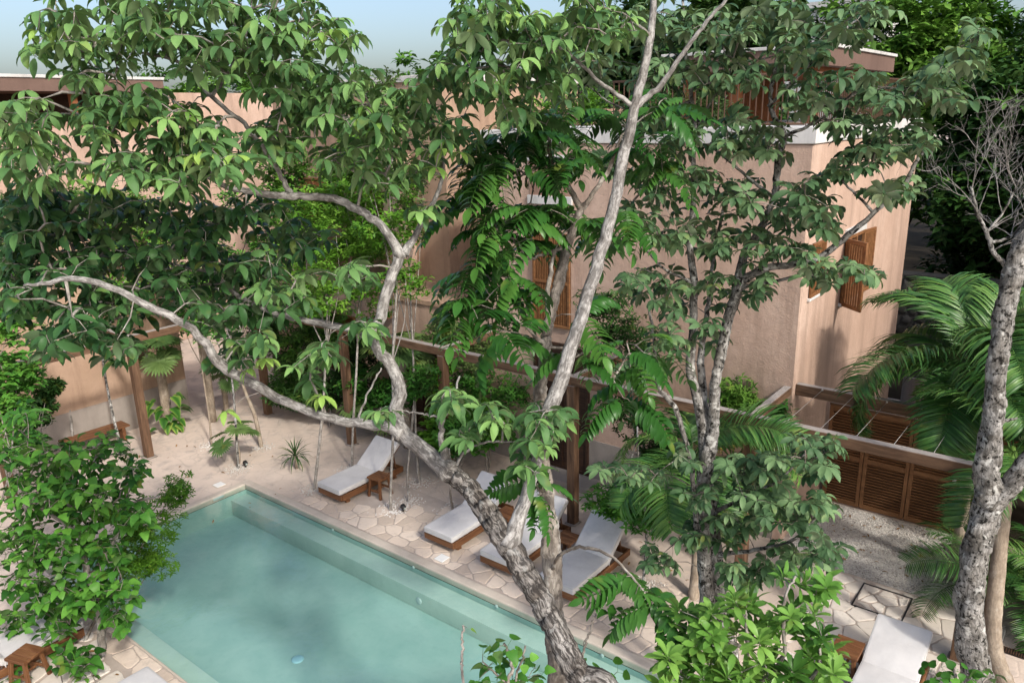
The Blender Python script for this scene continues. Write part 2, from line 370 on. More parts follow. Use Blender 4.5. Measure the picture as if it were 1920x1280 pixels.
# ---- pool
pool = thing('swimming_pool', 'long rectangular pool lined with pale green plaster', 'swimming pool', (5.7, -2, -.9))
def quadm(name, quads, mat, parent):
    mb = MB()
    for q in quads: mb.add(q, [(0, 1, 2, 3)])
    return link(name, mb.mesh(name), parent, mat)
FZ, BZ, LZ = -.56, -.21, -.12
quadm('pool_floor', [[(0, PY0, FZ), (PX1, PY0, FZ), (PX1, 0, FZ), (0, 0, FZ)]], M_['pool_plaster'], pool)
quadm('pool_wall', [[(0, PY0, FZ), (0, 0, FZ), (0, 0, -.119), (0, PY0, -.119)], [(0, 0, FZ), (PX1, 0, FZ), (PX1, 0, -.119), (0, 0, -.119)],
      [(PX1, 0, FZ), (PX1, PY0, FZ), (PX1, PY0, -.119), (PX1, 0, -.119)], [(PX1, PY0, FZ), (0, PY0, FZ), (0, PY0, -.119), (PX1, PY0, -.119)]], M_['pool_plaster'], pool)
link('underwater_bench', bevbox((.003, -.385, FZ), (PX1-.003, -.003, BZ), .012, 2, 'bench'), pool, M_['pool_plaster_lit'])
link('underwater_ledge', bevbox((.003, PY0+.003, FZ), (PX1-.003, -3.71, LZ), .012, 2, 'ledge'), pool, M_['pool_plaster_lit'])
link('coping', bevbox((-CW, -CW*0+.0, -.12), (PX1+CW, CW, .012), .02, 3, 'coping'), pool, M_['coping_plaster'])
link('coping', bevbox((-CW, PY0, -.12), (0.0, -.001, .011), .02, 3, 'coping'), pool, M_['coping_plaster'])
link('coping', bevbox((PX1, PY0, -.12), (PX1+CW, -.001, .011), .02, 3, 'coping'), pool, M_['coping_plaster'])
link('coping', bevbox((-CW, PY0-.035, -.12), (PX1+CW, PY0, .010), .012, 3, 'coping'), pool, M_['coping_plaster'])
def disc(name, c, r, n, th, mat, parent, seg=20, label=None):
    """thin domed disc centred c, axis n"""
    n = Vector(n).normalized(); q = n.to_track_quat('Z', 'Y').to_matrix()
    mb = MB(); rings = [(r, 0), (r, th*.6), (r*.8, th), (.001, th*1.1)]; V = []
    for rr, h in rings:
        for k in range(seg):
            a = 2*PI*k/seg; V.append(Vector(c)+q @ Vector((rr*math.cos(a), rr*math.sin(a), h)))
    F = [(i*seg+k, i*seg+(k+1) % seg, (i+1)*seg+(k+1) % seg, (i+1)*seg+k) for i in range(3) for k in range(seg)]
    mb.add(np.array([tuple(v) for v in V]), F); return link(name, mb.mesh(name, True), parent, mat)
disc('drain_cover', (4.95, -2.42, FZ), .095, (0, 0, 1), .02, M_['blue_plastic'], pool)
for x in (2.9, 5.1, 7.0, 9.0): disc('wall_light', (x, -.001, -.12), .032, (0, -1, 0), .02, M_['lamp_glass'], pool)
for x in (5.6, 8.4): disc('wall_light', (x, -.386, -.38), .065, (0, -1, 0), .02, M_['lamp_glass'], pool)
sk = link('skimmer_frame', bevbox((-.012, -.80, -.085), (.004, -.50, -.004), .006, 1, 'skimmer'), pool, M_['coping_plaster'])
link('skimmer_mouth', bevbox((.003, -.77, -.08), (.008, -.53, -.02), .003, 1, 'mouth'), sk, M_['lamp_glass'])
mb = MB(); mb.add([(.0, PY0, -.022), (PX1, PY0, -.022), (PX1, 0, -.022), (0, 0, -.022)], [(0, 1, 2, 3)])
tag(link('water', mb.mesh('water'), None, M_['water']), kind='structure')

# ---- crazy paving: every stone its own piece, mortar between
def vor_cells(region, step, jit, seed, clip=None):
    rg = random.Random(seed); x0, y0, x1, y1 = region; S = []
    nx = int((x1-x0)/step)+5; ny = int((y1-y0)/step)+5
    for j in range(-2, ny): 
        for i in range(-2, nx):
            S.append((x0+(i+.5*(j % 2)+.5+rg.uniform(-jit, jit))*step, y0+(j+.5+rg.uniform(-jit, jit))*step))
    cells = []
    for k, (sx, sy) in enumerate(S):
        if not (x0-step < sx < x1+step and y0-step < sy < y1+step): continue
        poly = [(x0, y0), (x1, y0), (x1, y1), (x0, y1)]
        for m, (qx, qy) in enumerate(S):
            dx, dy = qx-sx, qy-sy
            if m == k or dx*dx+dy*dy > (3.2*step)**2: continue
            c = (qx*qx+qy*qy-sx*sx-sy*sy)/2; new = []
            for a in range(len(poly)):
                p, q = poly[a], poly[(a+1) % len(poly)]
                dp, dq = p[0]*dx+p[1]*dy-c, q[0]*dx+q[1]*dy-c
                if dp <= 0: new.append(p)
                if dp*dq < 0:
                    t = dp/(dp-dq); new.append((p[0]+(q[0]-p[0])*t, p[1]+(q[1]-p[1])*t))
            poly = new
            if len(poly) < 3: break
        if len(poly) >= 3: cells.append(poly)
    return cells
def round_poly(poly, joint, rg):
    P2 = [Vector((x, y)) for x, y in poly]; n = len(P2)
    area = sum(P2[i].x*P2[(i+1) % n].y-P2[(i+1) % n].x*P2[i].y for i in range(n))/2
    if abs(area) < .012: return None
    c = sum(P2, Vector((0, 0)))/n
    r = math.sqrt(abs(area)/PI); f = max(.35, 1-joint/r)
    P2 = [c+(p-c)*f for p in P2]
    out = []
    for i in range(n):                       # chaikin once, then roughen
        a, b = P2[i], P2[(i+1) % n]
        if (b-a).length < .03: out.append((a+b)/2); continue
        out += [a.lerp(b, .10), a.lerp(b, .35)+Vector((rg.uniform(-.012, .012), rg.uniform(-.012, .012))), a.lerp(b, .66)+Vector((rg.uniform(-.012, .012), rg.uniform(-.012, .012))), a.lerp(b, .90)]
    return c, out, r
def stones(parent, region, step, joint, z, hgt, mat, seed, keep=None, prob=1.0, name='flagstone'):
    rg = random.Random(seed+5); cnt = 0
    for poly in vor_cells(region, step, .46, seed):
        rp = round_poly(poly, joint*rg.uniform(.7, 1.5), rg)
        if rp is None: continue
        c, out, r = rp
        if keep and not keep(c.x, c.y): continue
        if rg.random() > prob: continue
        n = len(out); h = hgt*rg.uniform(.7, 1.3); mb = MB(); tl = Vector((rg.uniform(-.006, .006), rg.uniform(-.006, .006)))
        V = [(p.x-c.x, p.y-c.y, -.02) for p in out]+[(p.x-c.x, p.y-c.y, h*.55+(p-c).dot(tl)) for p in out]
        V += [((p.x-c.x)*.93, (p.y-c.y)*.93, h+(p-c).dot(tl)) for p in out]+[(0, 0, h*1.06)]
        F = [(i, (i+1) % n, n+(i+1) % n, n+i) for i in range(n)]+[(n+i, n+(i+1) % n, 2*n+(i+1) % n, 2*n+i) for i in range(n)]
        F += [(2*n+i, 2*n+(i+1) % n, 3*n) for i in range(n)]
        mb.add(V, F); link(name, mb.mesh(name, False), parent, mat, Matrix.Translation((c.x, c.y, z))); cnt += 1
    return cnt
paving = sheet('paving', [(1.6, CW, PX1+CW, 1.95), (PX1+CW, .2, 13.6, 4.0)], .004, M_['mortar'])
stones(paving, (1.6, CW+.02, 11.4, 1.95), .33, .013, .004, .010, M_['limestone_flag'], 3, keep=lambda x, y: y < 1.25+.45*math.sin(x*1.7) or (x > 9 and y < 1.9))
stones(paving, (11.0, .9, 13.6, 4.0), .34, .014, .004, .010, M_['limestone_pale'], 9, keep=lambda x, y: not (11.55 < x < 12.36 and 3.14 < y < 3.95))
side_paving = sheet('paving', [(1.2, -7.2, 6.4, PY0-.035)], .004, M_['mortar'])
stones(side_paving, (1.2, -6.6, 6.0, PY0-.05), .40, .042, .004, .016, M_['limestone_pale'], 21, keep=lambda x, y: y < -4.42)
stones(side_paving, (1.2, -4.44, 6.0, PY0-.045), .36, .012, .004, .014, M_['limestone_flag'], 33)
# sand that has drifted over the outer flags (keeps the stones to the pool side)
gravel = sheet('gravel_bed', [(10.12, 4.05, 13.4, 6.4)], .006, M_['gravel_floor'])
def pebbles(name, label, pts, smin, smax, mat, cat='gravel', z=.004):
    n = len(pts); V = np.array([(1, 0, 0), (-.9, 0, 0), (0, 1, 0), (0, -.85, 0), (0, 0, .7), (0, 0, -.6)], float)
    F = [(0, 2, 4), (2, 1, 4), (1, 3, 4), (3, 0, 4), (2, 0, 5), (1, 2, 5), (3, 1, 5), (0, 3, 5)]
    ang = RNG.uniform(0, 2*PI, n); s = RNG.uniform(smin, smax, n); R = np.zeros((n, 3, 3))
    R[:, 0, 0] = np.cos(ang)*s; R[:, 0, 1] = -np.sin(ang)*s*RNG.uniform(.6, 1, n); R[:, 1, 0] = np.sin(ang)*s; R[:, 1, 1] = np.cos(ang)*s*RNG.uniform(.6, 1, n); R[:, 2, 2] = s*.7
    T = np.c_[np.array(pts), np.full(n, z)+s*.2]
    o = link(name, scatter(name, (V, F), R, T, RNG.random(n), False), None, mat); return tag(o, label, cat, None, 'stuff')
pts = np.c_[RNG.uniform(10.2, 13.3, 7000), RNG.uniform(4.1, 6.35, 7000)]
pebbles('gravel', 'pale loose gravel in front of the louvred gate', pts, .012, .026, M_['gravel_white'])
# ---- inspection cover with its own stones
cov = thing('inspection_cover', 'square inspection cover paved with stone between dark steel edges', 'cover', (11.95, 3.545, .008))
boxo('tray', (11.60, 3.19, .006), (12.31, 3.90, .012), M_['mortar'], cov)
for a, b, c_, d_ in ((11.585, 3.175, 12.325, 3.198), (11.585, 3.892, 12.325, 3.915), (11.585, 3.199, 11.606, 3.891), (12.304, 3.199, 12.325, 3.891)):
    boxo('steel_edge', (a, b, .004), (c_, d_, .022), M_['black_metal'], cov)
stones(cov, (11.615, 3.205, 12.295, 3.885), .24, .02, .012, .012, M_['limestone_pale'], 41, name='cover_stone')
gr = thing('drain_grate', 'dark slotted drain grate set in the pale paving', 'grate', (13.75, 3.38, .005))
boxo('grate_tray', (13.50, 3.30, .004), (14.15, 3.46, .010), M_['black_metal'], gr)
for i in range(20): boxo('grate_bar', (13.52+i*.031, 3.31, .010), (13.532+i*.031, 3.45, .022), M_['rust_bar'], gr)
for (x, y), lab in (((-.42, -.36), 'white square skimmer lid beside the far pool corner'), ((5.46, .36), 'white square skimmer lid in the stones beside the loungers')):
    s_ = thing('skimmer_lid', lab, 'lid', (x, y, .02)); boxo('lid', (x-.10, y-.10, .008), (x+.10, y+.10, .026), M_['white_plastic'], s_, .006)
    boxo('lid_rim', (x-.115, y-.115, .006), (x+.115, y+.115, .018), M_['coping_plaster'], s_, .003)

# ================================================================ BUILDINGS
def windowframe(parent, face, a0, a1, z0, z1, off, slats=True, mid=None, glass=True, n=9, depth=.06):
    """timber window on a wall; face 'y': plane Y=off looking -Y, 'x': plane X=off looking +X. a = along wall"""
    def bx(name, aa0, aa1, zz0, zz1, d0, d1, mat, par, bev=.004):
        if face == 'y': return boxo(name, (aa0, off-d1, zz0), (aa1, off-d0, zz1), mat, par, bev)
        return boxo(name, (off+d0, aa0, zz0), (off+d1, aa1, zz1), mat, par, bev)
    W = bx('window', a0, a1, z0, z1, .002, .012, M_['dark_glass'], parent, 0)
    fw = .055
    for q in ((a0, a1, z1-fw, z1), (a0, a1, z0, z0+fw)): bx('frame_rail', *q, .012, depth, M_['shutter'], W)
    ms = (a0+a1)/2
    for q in ((a0, a0+fw), (ms-fw/2, ms+fw/2), (a1-fw, a1)): bx('frame_stile', *q, z0+fw, z1-fw, .012, depth, M_['shutter'], W)
    if mid: bx('frame_rail', a0+fw, a1-fw, mid-fw/2, mid+fw/2, .013, depth+.004, M_['shutter'], W)
    if slats:
        for half in ((a0+fw, ms-fw/2), (ms+fw/2, a1-fw)):
            k = n; sp = (half[1]-half[0])/k
            for i in range(k):
                c = half[0]+(i+.5)*sp; bx('slat', c-sp*.24, c+sp*.24, z0+fw, z1-fw, .016, depth-.015, M_['shutter'], W, 0)
    return W
# ---- main house (C)
WX, WY, TOPZ = 10.05, 4.4, 6.96
main = thing('main_house', 'tall pink stucco house with white parapet and roof terrace', 'house', (6.7, 8, 0))
boxo('wall', (3.28, WY, 0), (WX, 11.8, TOPZ), M_['stucco_rose'], main, .025)
boxo('parapet_cap', (3.25, WY-.03, TOPZ), (WX+.03, 11.83, 7.22), M_['cap_white'], main, .01)
boxo('plinth', (3.262, WY-.018, 0), (WX-.20, WY, .98), M_['cement_grey'], main)
windowframe(main, 'y', 4.57, 5.49, 3.28, 5.22, WY, True, 4.22)
n_ = boxo('niche', (4.50, WY-.012, 5.95), (5.50, WY, 6.62), M_['stucco_brown'], main)
boxo('niche_sill', (4.46, WY-.05, 5.78), (5.54, WY, 5.95), M_['cap_white'], n_, .006)
boxo('niche_lintel', (4.46, WY-.04, 6.62), (5.54, WY, 6.74), M_['cap_white'], n_, .006)
dr = boxo('door', (4.55, WY-.022, .14), (5.95, WY-.002, 2.95), M_['dark_wood'], main)
for a in (4.55, 5.22, 5.88): boxo('door_stile', (a, WY-.05, .14), (a+.07, WY-.022, 2.95), M_['dark_wood'], dr, .004)
for a in (.14, 1.1, 2.88): boxo('door_rail', (4.62, WY-.046, a), (5.88, WY-.022, a+.07), M_['dark_wood'], dr, .004)
boxo('threshold', (4.3, WY-.55, 0), (6.25, WY-.02, .13), M_['cement_grey'], main, .012)
disc('wall_vent', (6.45, WY-.018, .42), .055, (0, -1, 0), .02, M_['white_plastic'], main)
windowframe(main, 'x', 4.72, 5.36, 4.44, 5.36, WX, True, None, True, 5, .05)
boxo('window_sill', (WX, 4.68, 4.39), (WX+.05, 5.40, 4.44), M_['cap_white'], main, .004)
W2 = windowframe(main, 'x', 6.62, 7.75, 3.98, 5.22, WX, False, None, True, 5, .07)
boxo('window_sill', (WX, 6.55, 3.92), (WX+.07, 7.85, 3.98), M_['cap_white'], main, .004)
boxo('window_lintel', (WX, 6.55, 5.22), (WX+.05, 7.85, 5.36), M_['cap_white'], main, .004)
def shutter(p0, ang, wd, z0, z1, parent):
    """one open slatted shutter hinged at p0"""
    M = Matrix.Translation((p0[0], p0[1], 0)) @ Matrix.Rotation(ang, 4, 'Z')
    def bx(nm, lo, hi, par): 
        c = Vector(((lo[0]+hi[0])/2, (lo[1]+hi[1])/2, lo[2])); return link(nm, bevbox([lo[i]-c[i] for i in range(3)], [hi[i]-c[i] for i in range(3)], .003, 1, nm, False), par, M_['shutter'], M @ Matrix.Translation(c))
    s_ = bx('shutter', (0, -.02, z0), (.06, .02, z1), parent)
    bx('shutter_stile', (wd-.06, -.02, z0), (wd, .02, z1), s_); bx('shutter_rail', (.06, -.02, z0), (wd-.06, .02, z0+.07), s_); bx('shutter_rail', (.06, -.02, z1-.07), (wd-.06, .02, z1), s_)
    k = 7; sp = (wd-.12)/k
    for i in range(k): bx('shutter_slat', (.06+(i+.2)*sp, -.012, z0+.07), (.06+(i+.78)*sp, .012, z1-.07), s_)
shutter((WX+.03, 7.75), math.radians(84), .62, 3.94, 5.20, main)
shutter((WX+.03, 6.60), math.radians(-40), .60, 3.94, 5.20, main)
# roof terrace: railing bars, canopy on columns
rail = link('railing', bevbox((6.2, WY+.30, 8.02), (WX-.28, WY+.33, 8.06), .004, 1, 'rail'), main, M_['rust_bar'])
link('handrail', bevbox((WX-.31, WY+.335, 8.02), (WX-.28, 11.5, 8.06), .004, 1, 'rail'), rail, M_['rust_bar'])
link('bottom_rail', bevbox((6.2, WY+.30, 7.24), (WX-.28, WY+.33, 7.28), .004, 1, 'rail'), rail, M_['rust_bar'])
barm = bevbox((-.008, -.008, 0), (.008, .008, .74), 0, 1, 'bar', False); barm.materials.append(M_['rust_bar'])
for i in range(33): link('railing_bar', barm, rail, None, Matrix.Translation((6.24+i*.1085, WY+.315, 7.28)))
for i in range(64): link('railing_bar', barm, rail, None, Matrix.Translation((WX-.295, WY+.42+i*.108, 7.225)) @ Matrix.Scale(1.075, 4, (0, 0, 1)))
can = boxo('canopy_roof', (6.2, 6.7, 8.22), (9.45, 11.4, 8.54), M_['fascia_brown'], main, .006)
boxo('canopy_cap', (6.16, 6.66, 8.54), (9.49, 11.44, 8.60), M_['cap_white'], can, .006)
boxo('canopy_soffit', (6.4, 6.9, 8.12), (9.25, 11.2, 8.22), M_['rust_steel'], can)
for x in (6.5, 7.5, 9.0):
    boxo('canopy_column', (x, 7.0, 7.22), (x+.20, 7.2, 8.12), M_['rust_steel'], main, .006)
boxo('terrace_room', (6.5, 9.2, 7.22), (7.0, 11.2, 8.12), M_['rust_steel'], main)
# ---- house B set back behind the lower wing
tall = thing('terraced_house', 'terracotta stucco house set back behind the timber pergola', 'house', (-3, 8, 0))
boxo('lower_wing', (-5.1, WY+.02, 0), (3.262, 6.1, 3.25), M_['stucco_rose'], tall)
boxo('plinth', (-5.1, WY, 0), (3.255, WY+.02, .98), M_['cement_grey'], tall)
boxo('wing_cap', (-5.12, WY-.02, 3.25), (3.262, 6.1, 3.36), M_['stucco_rust'], tall, .006)
boxo('upper_wall', (-6.2, 6.1, 0), (.62, 12, 8.35), M_['stucco_rust'], tall)
boxo('roof_cap', (-6.25, 6.05, 8.35), (.66, 12.05, 8.50), M_['cap_white'], tall, .01)
boxo('rear_wing', (.62, 8.2, 0), (3.28, 12, 7.6), M_['stucco_brown'], tall)
boxo('wall_pier', (-1.15, 5.55, 3.36), (-.55, 6.1, 6.6), M_['stucco_rose'], tall, .006)
windowframe(tall, 'y', -2.6, -1.5, 4.7, 5.9, 6.1, True, None)
windowframe(tall, 'y', -5.2, -4.0, 4.7, 5.9, 6.1, True, None)
windowframe(tall, 'y', -2.3, -1.2, 1.0, 2.6, WY, True, None)
dr = boxo('door', (.5, WY-.02, .04), (1.7, WY, 2.3), M_['dark_wood'], tall)
for a in (.5, 1.07, 1.64): boxo('door_stile', (a, WY-.045, .04), (a+.06, WY-.02, 2.3), M_['dark_wood'], dr, .003)
# ---- left wing with the pergola wall (A') and the far loggia house (A)
lw = thing('garden_wing', 'low terracotta wing with grey plinth behind the short pergola', 'house', (-8, -2, 0))
boxo('wall', (-10.5, -9, 0), (-5.15, 1.7, 5.0), M_['stucco_rust'], lw)
boxo('plinth', (-5.15, -9, 0), (-5.132, 1.69, .92), M_['cement_grey'], lw)
boxo('parapet_cap', (-5.42, -9.03, 5.0), (-5.12, 1.73, 5.12), M_['stucco_rust'], lw, .01)
far = thing('loggia_house', 'brown roofed house with a dark open loggia on its top floor', 'house', (-15, 3, 0))
boxo('wall', (-19, -6, 0), (-12, 5.75, 7.45), M_['stucco_rose'], far)
boxo('pink_wall', (-19, 5.75, 0), (-12.1, 13, 8.5), M_['stucco_rose'], far)
rf = boxo('roof', (-19, -6.2, 8.5), (-11.8, 5.9, 8.88), M_['fascia_brown'], far, .01)
boxo('roof_cap', (-19, -6.24, 8.88), (-11.76, 5.94, 8.97), M_['cap_white'], rf, .01)
boxo('back_wall', (-19, -6, 7.45), (-14.0, 5.75, 8.5), M_['dark_wood'], far)
for y in (-5.8, -2.6, .6, 3.0, 5.5): boxo('loggia_post', (-12.3, y, 7.45), (-12.1, y+.2, 8.5), M_['rust_steel'], far, .006)
boxo('balustrade', (-12.12, -6, 7.45), (-12.04, 5.74, 7.62), M_['stucco_brown'], far, .006)
white = thing('white_house', 'distant white flat roofed house above the treetops', 'house', (-1, 34, 0))
boxo('wall', (-4, 32, 0), (4.2, 38, 12.0), M_['cap_white'], white)
boxo('roof_cap', (-4.2, 31.8, 12.0), (4.4, 38.2, 12.3), M_['cap_white'], white)
for x in (-2.5, -.2, 2.2): 
    ww = boxo('window', (x, 31.97, 10.0), (x+1.0, 32, 11.2), M_['dark_glass'], white)
    boxo('sill', (x-.05, 31.93, 9.92), (x+1.05, 32, 10.0), M_['cap_white'], ww)
# ---- dry stone wall in the shade behind the gate
sw = thing('dry_stone_wall', 'rough dry stone wall in deep shade beyond the gate', 'wall', (13, 15.2, 0))
boxo('wall_core', (7.5, 15.2, 0), (19.5, 15.7, 3.0), M_['dry_stone_shaded'], sw)
rg = random.Random(5)
for poly in vor_cells((8.9, .5, 13.4, 3.0), .28, .42, 77):
    rp = round_poly(poly, .03, rg)
    if rp is None: continue
    c, out, r = rp; n = len(out); h = rg.uniform(.04, .09); mb = MB()
    V = [(p.x-c.x, .03, p.y-c.y) for p in out]+[((p.x-c.x)*.97, -h*.5, (p.y-c.y)*.97) for p in out]+[((p.x-c.x)*.75, -h, (p.y-c.y)*.75) for p in out]+[(0, -h*1.08, 0)]
    F = [((i+1) % n, i, n+i, n+(i+1) % n) for i in range(n)]+[(n+(i+1) % n, n+i, 2*n+i, 2*n+(i+1) % n) for i in range(n)]+[(2*n+(i+1) % n, 2*n+i, 3*n) for i in range(n)]
    F = [tuple(reversed(f)) for f in F]
    mb.add(V, F); link('stone', mb.mesh('stone', True), sw, M_['dry_stone_shaded'], Matrix.Translation((c.x, 15.2, c.y)))
# grey curved basin wall beside the house
cb = thing('curved_basin', 'low grey curved concrete basin at the shaded house corner', 'basin', (11.0, 12.75, 0))
mb = MB(); V = []; F = []; n = 25
for i in range(n):
    a = PI*(1.0+1.15*i/(n-1)); x, y = 11.0+.85*math.cos(a), 12.9+.85*math.sin(a); xi, yi = 11.0+.75*math.cos(a), 12.9+.75*math.sin(a); h = .75+.3*math.sin(PI*i/(n-1))
    V += [(x, y, 0), (x, y, h), (xi, yi, h), (xi, yi, 0)]
for i in range(n-1):
    for k in range(4): F.append((4*i+k, 4*i+(k+1) % 4, 4*i+4+(k+1) % 4, 4*i+4+k))
F += [(3, 2, 1, 0), (4*n-4, 4*n-3, 4*n-2, 4*n-1)]
mb.add(V, F); link('rim_wall', mb.mesh('rim'), cb, M_['cement_grey'])
boxo('basin_floor', (10.45, 12.4, 0), (11.6, 13.4, .25), M_['cement_grey'], cb)

# ================================================================ PERGOLAS, GATE
BH = 2.97
pg = thing('timber_pergola', 'long weathered timber pergola standing along the pink house', 'pergola', (6.6, 2.75, 0))
PXS = (-3.1, .27, 3.42, 6.64, 9.95, 13.13)
for x in PXS: beam('post', (x, 2.75, 0), (x, 2.75, BH-.17), .17, .17, M_['timber'], pg)
for a, b in zip(PXS[:-1], PXS[1:]): beam('beam', (a+.002, 2.75, BH-.08), (b-.002, 2.75, BH-.08), .15, .17, M_['timber'], pg)
for x in PXS[1:-1]: beam('cross_beam', (x, 2.83, BH-.085), (x, WY-.01, BH-.085), .13, .15, M_['timber'], pg)
for x in PXS: link('foot', bevbox((x-.12, 2.63, .004), (x+.12, 2.87, .03), .008, 1, 'foot'), pg, M_['cement_grey'])
beam('ledger_beam', (WX+.01, 4.52, BH-.07), (13.6, 4.52, BH-.07), .12, .20, M_['timber'], pg)
def tubeline(name, pts, r, mat, parent, sides=5):
    mb = MB(); tube(mb, [np.array(p, float) for p in pts], [r]*len(pts), sides); return link(name, mb.mesh(name, True), parent, mat)
def catmull(pts, n):
    pts = np.asarray(pts, float)
    if len(pts) < 3: return np.array([pts[0]+(pts[-1]-pts[0])*t for t in np.linspace(0, 1, n)])
    ext = np.vstack([2*pts[0]-pts[1], pts, 2*pts[-1]-pts[-2]]); out = []
    m = len(pts)-1
    for t in np.linspace(0, m-1e-6, n):
        i = int(t); f = t-i; p0, p1, p2, p3 = ext[i:i+4]
        out.append(.5*((2*p1)+(-p0+p2)*f+(2*p0-5*p1+4*p2-p3)*f*f+(-p0+3*p1-3*p2+p3)*f**3))
    return np.array(out)
def tube(mb, pts, rad, sides=8, rough=0.0, cap=True, v0=0.0):
    lump = RNG.uniform(0, 6.28, 4)
    pts = np.asarray(pts, float); n = len(pts); t = np.gradient(pts, axis=0); t /= np.linalg.norm(t, axis=1)[:, None]+1e-9
    u = np.cross(t[0], (0.31, .2, .93)); u /= np.linalg.norm(u); V = []; K = []; L = v0
    for i in range(n):
        u = u-t[i]*np.dot(u, t[i]); u /= np.linalg.norm(u)+1e-9; w_ = np.cross(t[i], u)
        if i: L += np.linalg.norm(pts[i]-pts[i-1])
        for k in range(sides):
            a = 2*PI*k/sides; rr = rad[i]*(1+(RNG.uniform(-rough, rough)+rough*1.6*math.sin(2*a+lump[0]+i*.35)*math.sin(i*.23+lump[1])+rough*1.2*math.sin(3*a+lump[2]-i*.5) if rough else 0))
            V.append(pts[i]+(u*math.cos(a)+w_*math.sin(a))*rr); K.append((rad[i]*math.cos(a)+pts[0][0], rad[i]*math.sin(a)+pts[0][1], L))
    F = [(i*sides+k, i*sides+(k+1) % sides, (i+1)*sides+(k+1) % sides, (i+1)*sides+k) for i in range(n-1) for k in range(sides)]
    if cap:
        V.append(pts[-1]+t[-1]*rad[-1]*.6); K.append(K[-1]); e = len(V)-1; F += [((n-1)*sides+k, (n-1)*sides+(k+1) % sides, e) for k in range(sides)]
        V.append(pts[0]-t[0]*rad[0]*.2); K.append(K[0]); e = len(V)-1; F += [((k+1) % sides, k, e) for k in range(sides)]
    mb.add(V, F, None, K)
for i in range(6):
    x = 10.5+i*.5; tubeline('cable', [(x, 4.46, BH+.01), (x-.03, 2.83, BH-.02)], .004, M_['steel_cable'], pg)
    link('cable_eye', bevbox((x-.014, 4.444, BH-.002), (x+.014, 4.46, BH+.028), .003, 1, 'eye'), pg, M_['steel_cable'])
pl = thing('short_pergola', 'short timber pergola against the terracotta wall', 'pergola', (-3.1, -.52, 0))
for p in ((-3.1, -.52), (-5.0, -3.4)): beam('post', (*p, 0), (*p, BH-.0 if p[0] > -4 else BH-.17), .17, .17, M_['timber'], pl)
beam('beam', (-3.1, -.61, BH-.09), (-3.1, -4.3, BH-.09), .15, .17, M_['timber'], pl)
beam('beam', (-3.1, -.43, BH-.09), (-3.1, 1.2, BH-.09), .15, .17, M_['timber'], pl)
beam('post', (-3.1, -3.4, 0), (-3.1, -3.4, BH-.18), .17, .17, M_['timber'], pl)
beam('cross_beam', (-3.18, -.52, BH-.09), (-5.13, -.52, BH-.09), .13, .15, M_['timber'], pl)
beam('cross_beam', (-3.18, -3.4, BH-.09), (-5.13, -3.4, BH-.09), .13, .15, M_['timber'], pl)
link('foot', bevbox((-3.24, -.66, .004), (-2.96, -.38, .03), .008, 1, 'foot'), pl, M_['cement_grey'])
# louvred gate
gt = thing('louvred_gate', 'brown timber gate of louvred panels closing the gravel yard', 'gate', (11.5, 6.45, 0))
GX = [10.12, 10.82, 11.62, 12.42, 13.2]
gs = bevbox((-.5, -.006, -.028), (.5, .006, .028), 0, 1, 'slat', False); gs.materials.append(M_['louvre'])
for a, b in zip(GX[:-1], GX[1:]):
    pn = boxo('gate_panel', (a+.07, 6.475, .10), (b-.07, 6.485, 1.95), M_['dark_wood'], gt)
    boxo('stile', (a+.006, 6.43, .03), (a+.07, 6.49, 2.02), M_['louvre'], pn, .004); boxo('stile', (b-.07, 6.43, .03), (b-.006, 6.49, 2.02), M_['louvre'], pn, .004)
    for z in (.03, .98, 1.93): boxo('rail', (a+.07, 6.432, z), (b-.07, 6.488, z+.09), M_['louvre'], pn, .004)
    for z0, z1 in ((.12, .98), (1.07, 1.93)):
        k = 15; sp = (z1-z0)/k
        for i in range(k):
            link('slat', gs, pn, None, Matrix.Translation(((a+b)/2, 6.455, z0+(i+.5)*sp)) @ Matrix.Rotation(math.radians(38), 4, 'X') @ Matrix.Scale((b-a-.14), 4, (1, 0, 0)))
boxo('top_rail', (GX[0], 6.42, 2.02), (GX[-1], 6.50, 2.07), M_['timber'], gt, .005)
disc('gate_knob', (12.36, 6.43, 1.05), .035, (0, -1, 0), .03, M_['steel_cable'], gt)

